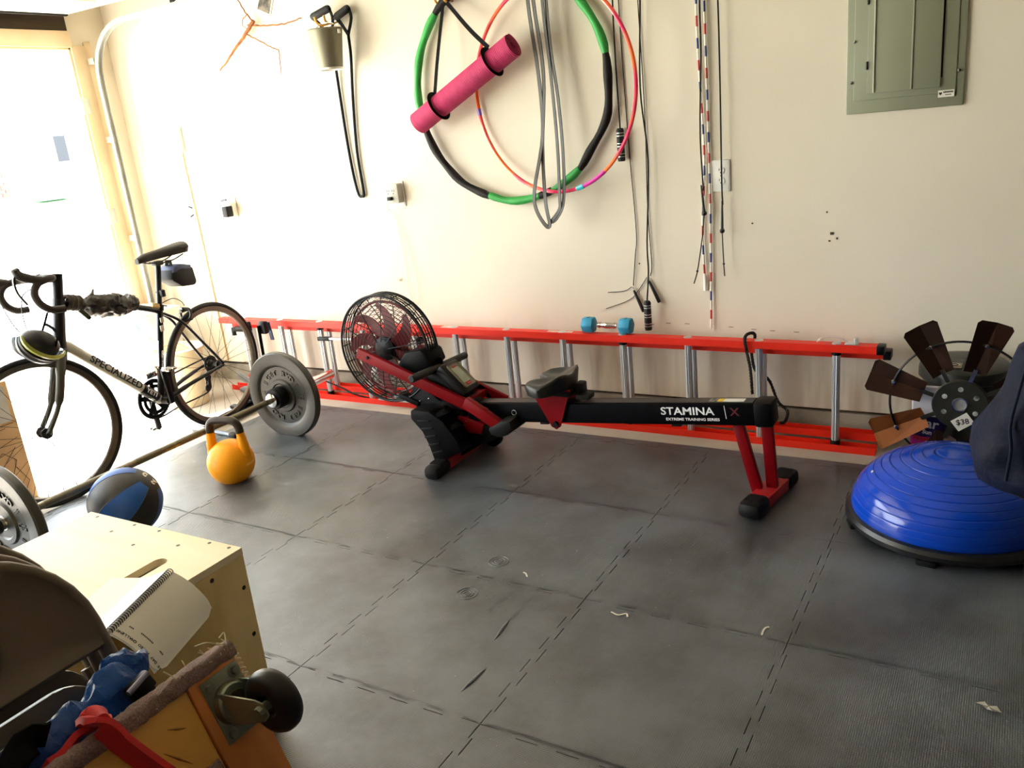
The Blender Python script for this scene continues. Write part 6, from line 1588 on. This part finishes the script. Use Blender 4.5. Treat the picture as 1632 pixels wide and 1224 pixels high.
# refine rows
RR = []
for i in range(len(R_)-1):
    for k in range(3):
        q = k/3; RR.append([R_[i][j].lerp(R_[i+1][j], q)+V(0, 0, 0) for j in range(40)])
RR.append(R_[-1])
vs = [[mb._v(p) for p in r] for r in RR]
for i in range(len(vs)-1):
    for j in range(40): mb._f([vs[i][j], vs[i][(j+1) % 40], vs[i+1][(j+1) % 40], vs[i+1][j]])
mb._f(vs[0][::-1]); mb._f(vs[-1])
obj('quilted_shell', mb, NAVY, t, ang=60)
obj('front_seam', MB().tube(smoothpts([(1.735, -.425, .82), (1.715, -.478, .74), (1.70, -.49, .64), (1.705, -.50, .58), (1.70, -.495, .5)], 5), .004, 8), NAVY, t)
obj('stand_post', MB().cyl((1.92, -.38, .02), (1.92, -.38, .60), .016, seg=14), DARKSTEEL, t)
obj('stand_base', MB().lathe([(0, .0), (.14, .0), (.14, .012), (.03, .024), (0, .024)], (1.92, -.38, 0), seg=36), DARKSTEEL, t)

# ================================================================ cardboard carton by the door, scraps on the mats
KRAFT = mat('kraft_cardboard', '#dab283', '#d2a877', 6, .8, bump=.1, bscale=120)
t = thing('cardboard_carton', 'tall brown cardboard carton with line drawings at the left edge', 'carton', (-2.29, -.91, -.012))
cah = .56
cmx = Matrix.Translation(V(-2.137, -.713, -.012))
obj('carton_body', MB(cmx).box((-.15, -.2, cah/2), (.30, .40, cah), bev=.004), KRAFT, t)
obj('paper_label', MB(cmx).box((.0008, -.16, cah-.10), (.0015, .28, .16)), mat('grey_white_label', '#cfcac2', '#bdb8b0', 8, .6), t)
lnm = MB(cmx)
def ln(mb, a, b, w=.002): mb.beam(V(.0016, a[0], a[1]), V(.0016, b[0], b[1]), .0008, w, up=(1, 0, 0)) if False else mb.beam(V(.0010, a[0], a[1]), V(.0010, b[0], b[1]), w, .0012, up=(1, 0, 0))
for a, b in (((-.30, .37), (-.02, .37)), ((-.30, .33), (-.06, .355)), ((-.25, .24), (-.02, .30)), ((-.05, .20), (-.10, .25)), ((-.10, .25), (-.16, .22)), ((-.16, .22), (-.14, .15)), ((-.14, .15), (-.08, .14)), ((-.08, .14), (-.05, .20)), ((-.06, .17), (-.02, .09)), ((-.02, .09), (-.06, .03)), ((-.11, .19), (-.12, .17)), ((-.2, .1), (-.04, .26)), ((-.22, .05), (-.10, .02))): ln(lnm, a, b)
obj('line_drawing', lnm, BLACKPRINT, t)
wv = MB(); 
for k, (a, z) in enumerate((('VES', .49), ('DE', .41))): wv.text(a, .03, cmx @ axes((.0022, -.09, z), (0, 1, 0), (0, 0, 1)), .0006, bold=.0006)
obj('label_print', wv, BLACKPRINT, t)
t = thing('yellow_tub', 'yellow plastic tub on top of the cardboard carton', 'tub', V(cmx @ V(-.15, -.2, cah)))
cc_ = cmx @ V(-.145, -.145, cah)
obj('tub_body', MB().lathe([(0, 0), (.118, 0), (.122, .004), (.135, .11), (.130, .112), (.11, .01), (0, .01)], cc_, seg=36), mat('yellow_plastic', '#d9b61c', '#cfa914', 7, .45), t)
obj('tub_rim', MB().lathe([(.132, .10), (.142, .102), (.142, .114), (.132, .116)], cc_, seg=36), mat('yellow_plastic', ''), t)
p_ = V((1.7011, -0.6938, 0.002))
mb = MB(); ctr_ = mb._v(p_+V(0, 0, .004)); rg = []
for i, (a, r) in enumerate(((0, .03), (40, .018), (80, .011), (140, .016), (185, .028), (220, .012), (270, .009), (320, .017))):
    rg.append(mb._v(p_+V(math.cos(math.radians(a-20))*r, math.sin(math.radians(a-20))*r, .0015+.004*(i % 2))))
for i in range(8): mb._f([ctr_, rg[i], rg[(i+1) % 8]])
solo('paper_scrap', mb, mat('grey_paper', '#b7b3a8', '#9c988d', 60, .8), 'torn grey paper scrap on the mat at lower right', 'paper scrap', (p_.x, p_.y, 0), smooth=False)
for lab, px_l in (('curled white shaving on the mat in front of the rowing machine', [(0.7149, -0.6476, 0.002), (0.7406, -0.6553, 0.002), (0.7604, -0.6405, 0.002), (0.7701, -0.6543, 0.002)]), ('pale curled shaving on the mat near the lower right seam', [(1.149, -0.6025, 0.003), (1.1477, -0.5773, 0.003), (1.151, -0.563, 0.003), (1.1582, -0.5568, 0.003)]), ('short white sliver on the mat below the rower rail', [(0.3518, -0.54, 0.002), (0.3636, -0.5441, 0.002), (0.3773, -0.5601, 0.002)])):
    P = smoothpts(px_l, 4); c_ = V(P[0])
    solo('wood_shaving', MB().sweep(P, [(-.0025, -.0005), (.0025, -.0005), (.0025, .0005), (-.0025, .0005)], up=(0, 0, 1)), mat('pale_shaving', '#d8d3c4', None, 9, .7), lab, 'shaving', (c_.x, c_.y, 0))
sp3 = MB()
for k in range(60):
    p = V(random.uniform(-.3, 1.2), random.uniform(-1.35, -.15), .0006); a = random.uniform(0, PI)
    sp3.box(p, (random.uniform(.002, .006), .0016, .0012), Matrix.Rotation(a, 3, 'Z'))
o = obj('lint', sp3, mat('pale_lint', '#a8a498', '#6d6a62', 200, .9)); tag(o, 'tiny pale lint specks scattered over the dark foam mats', 'lint', kind='stuff')
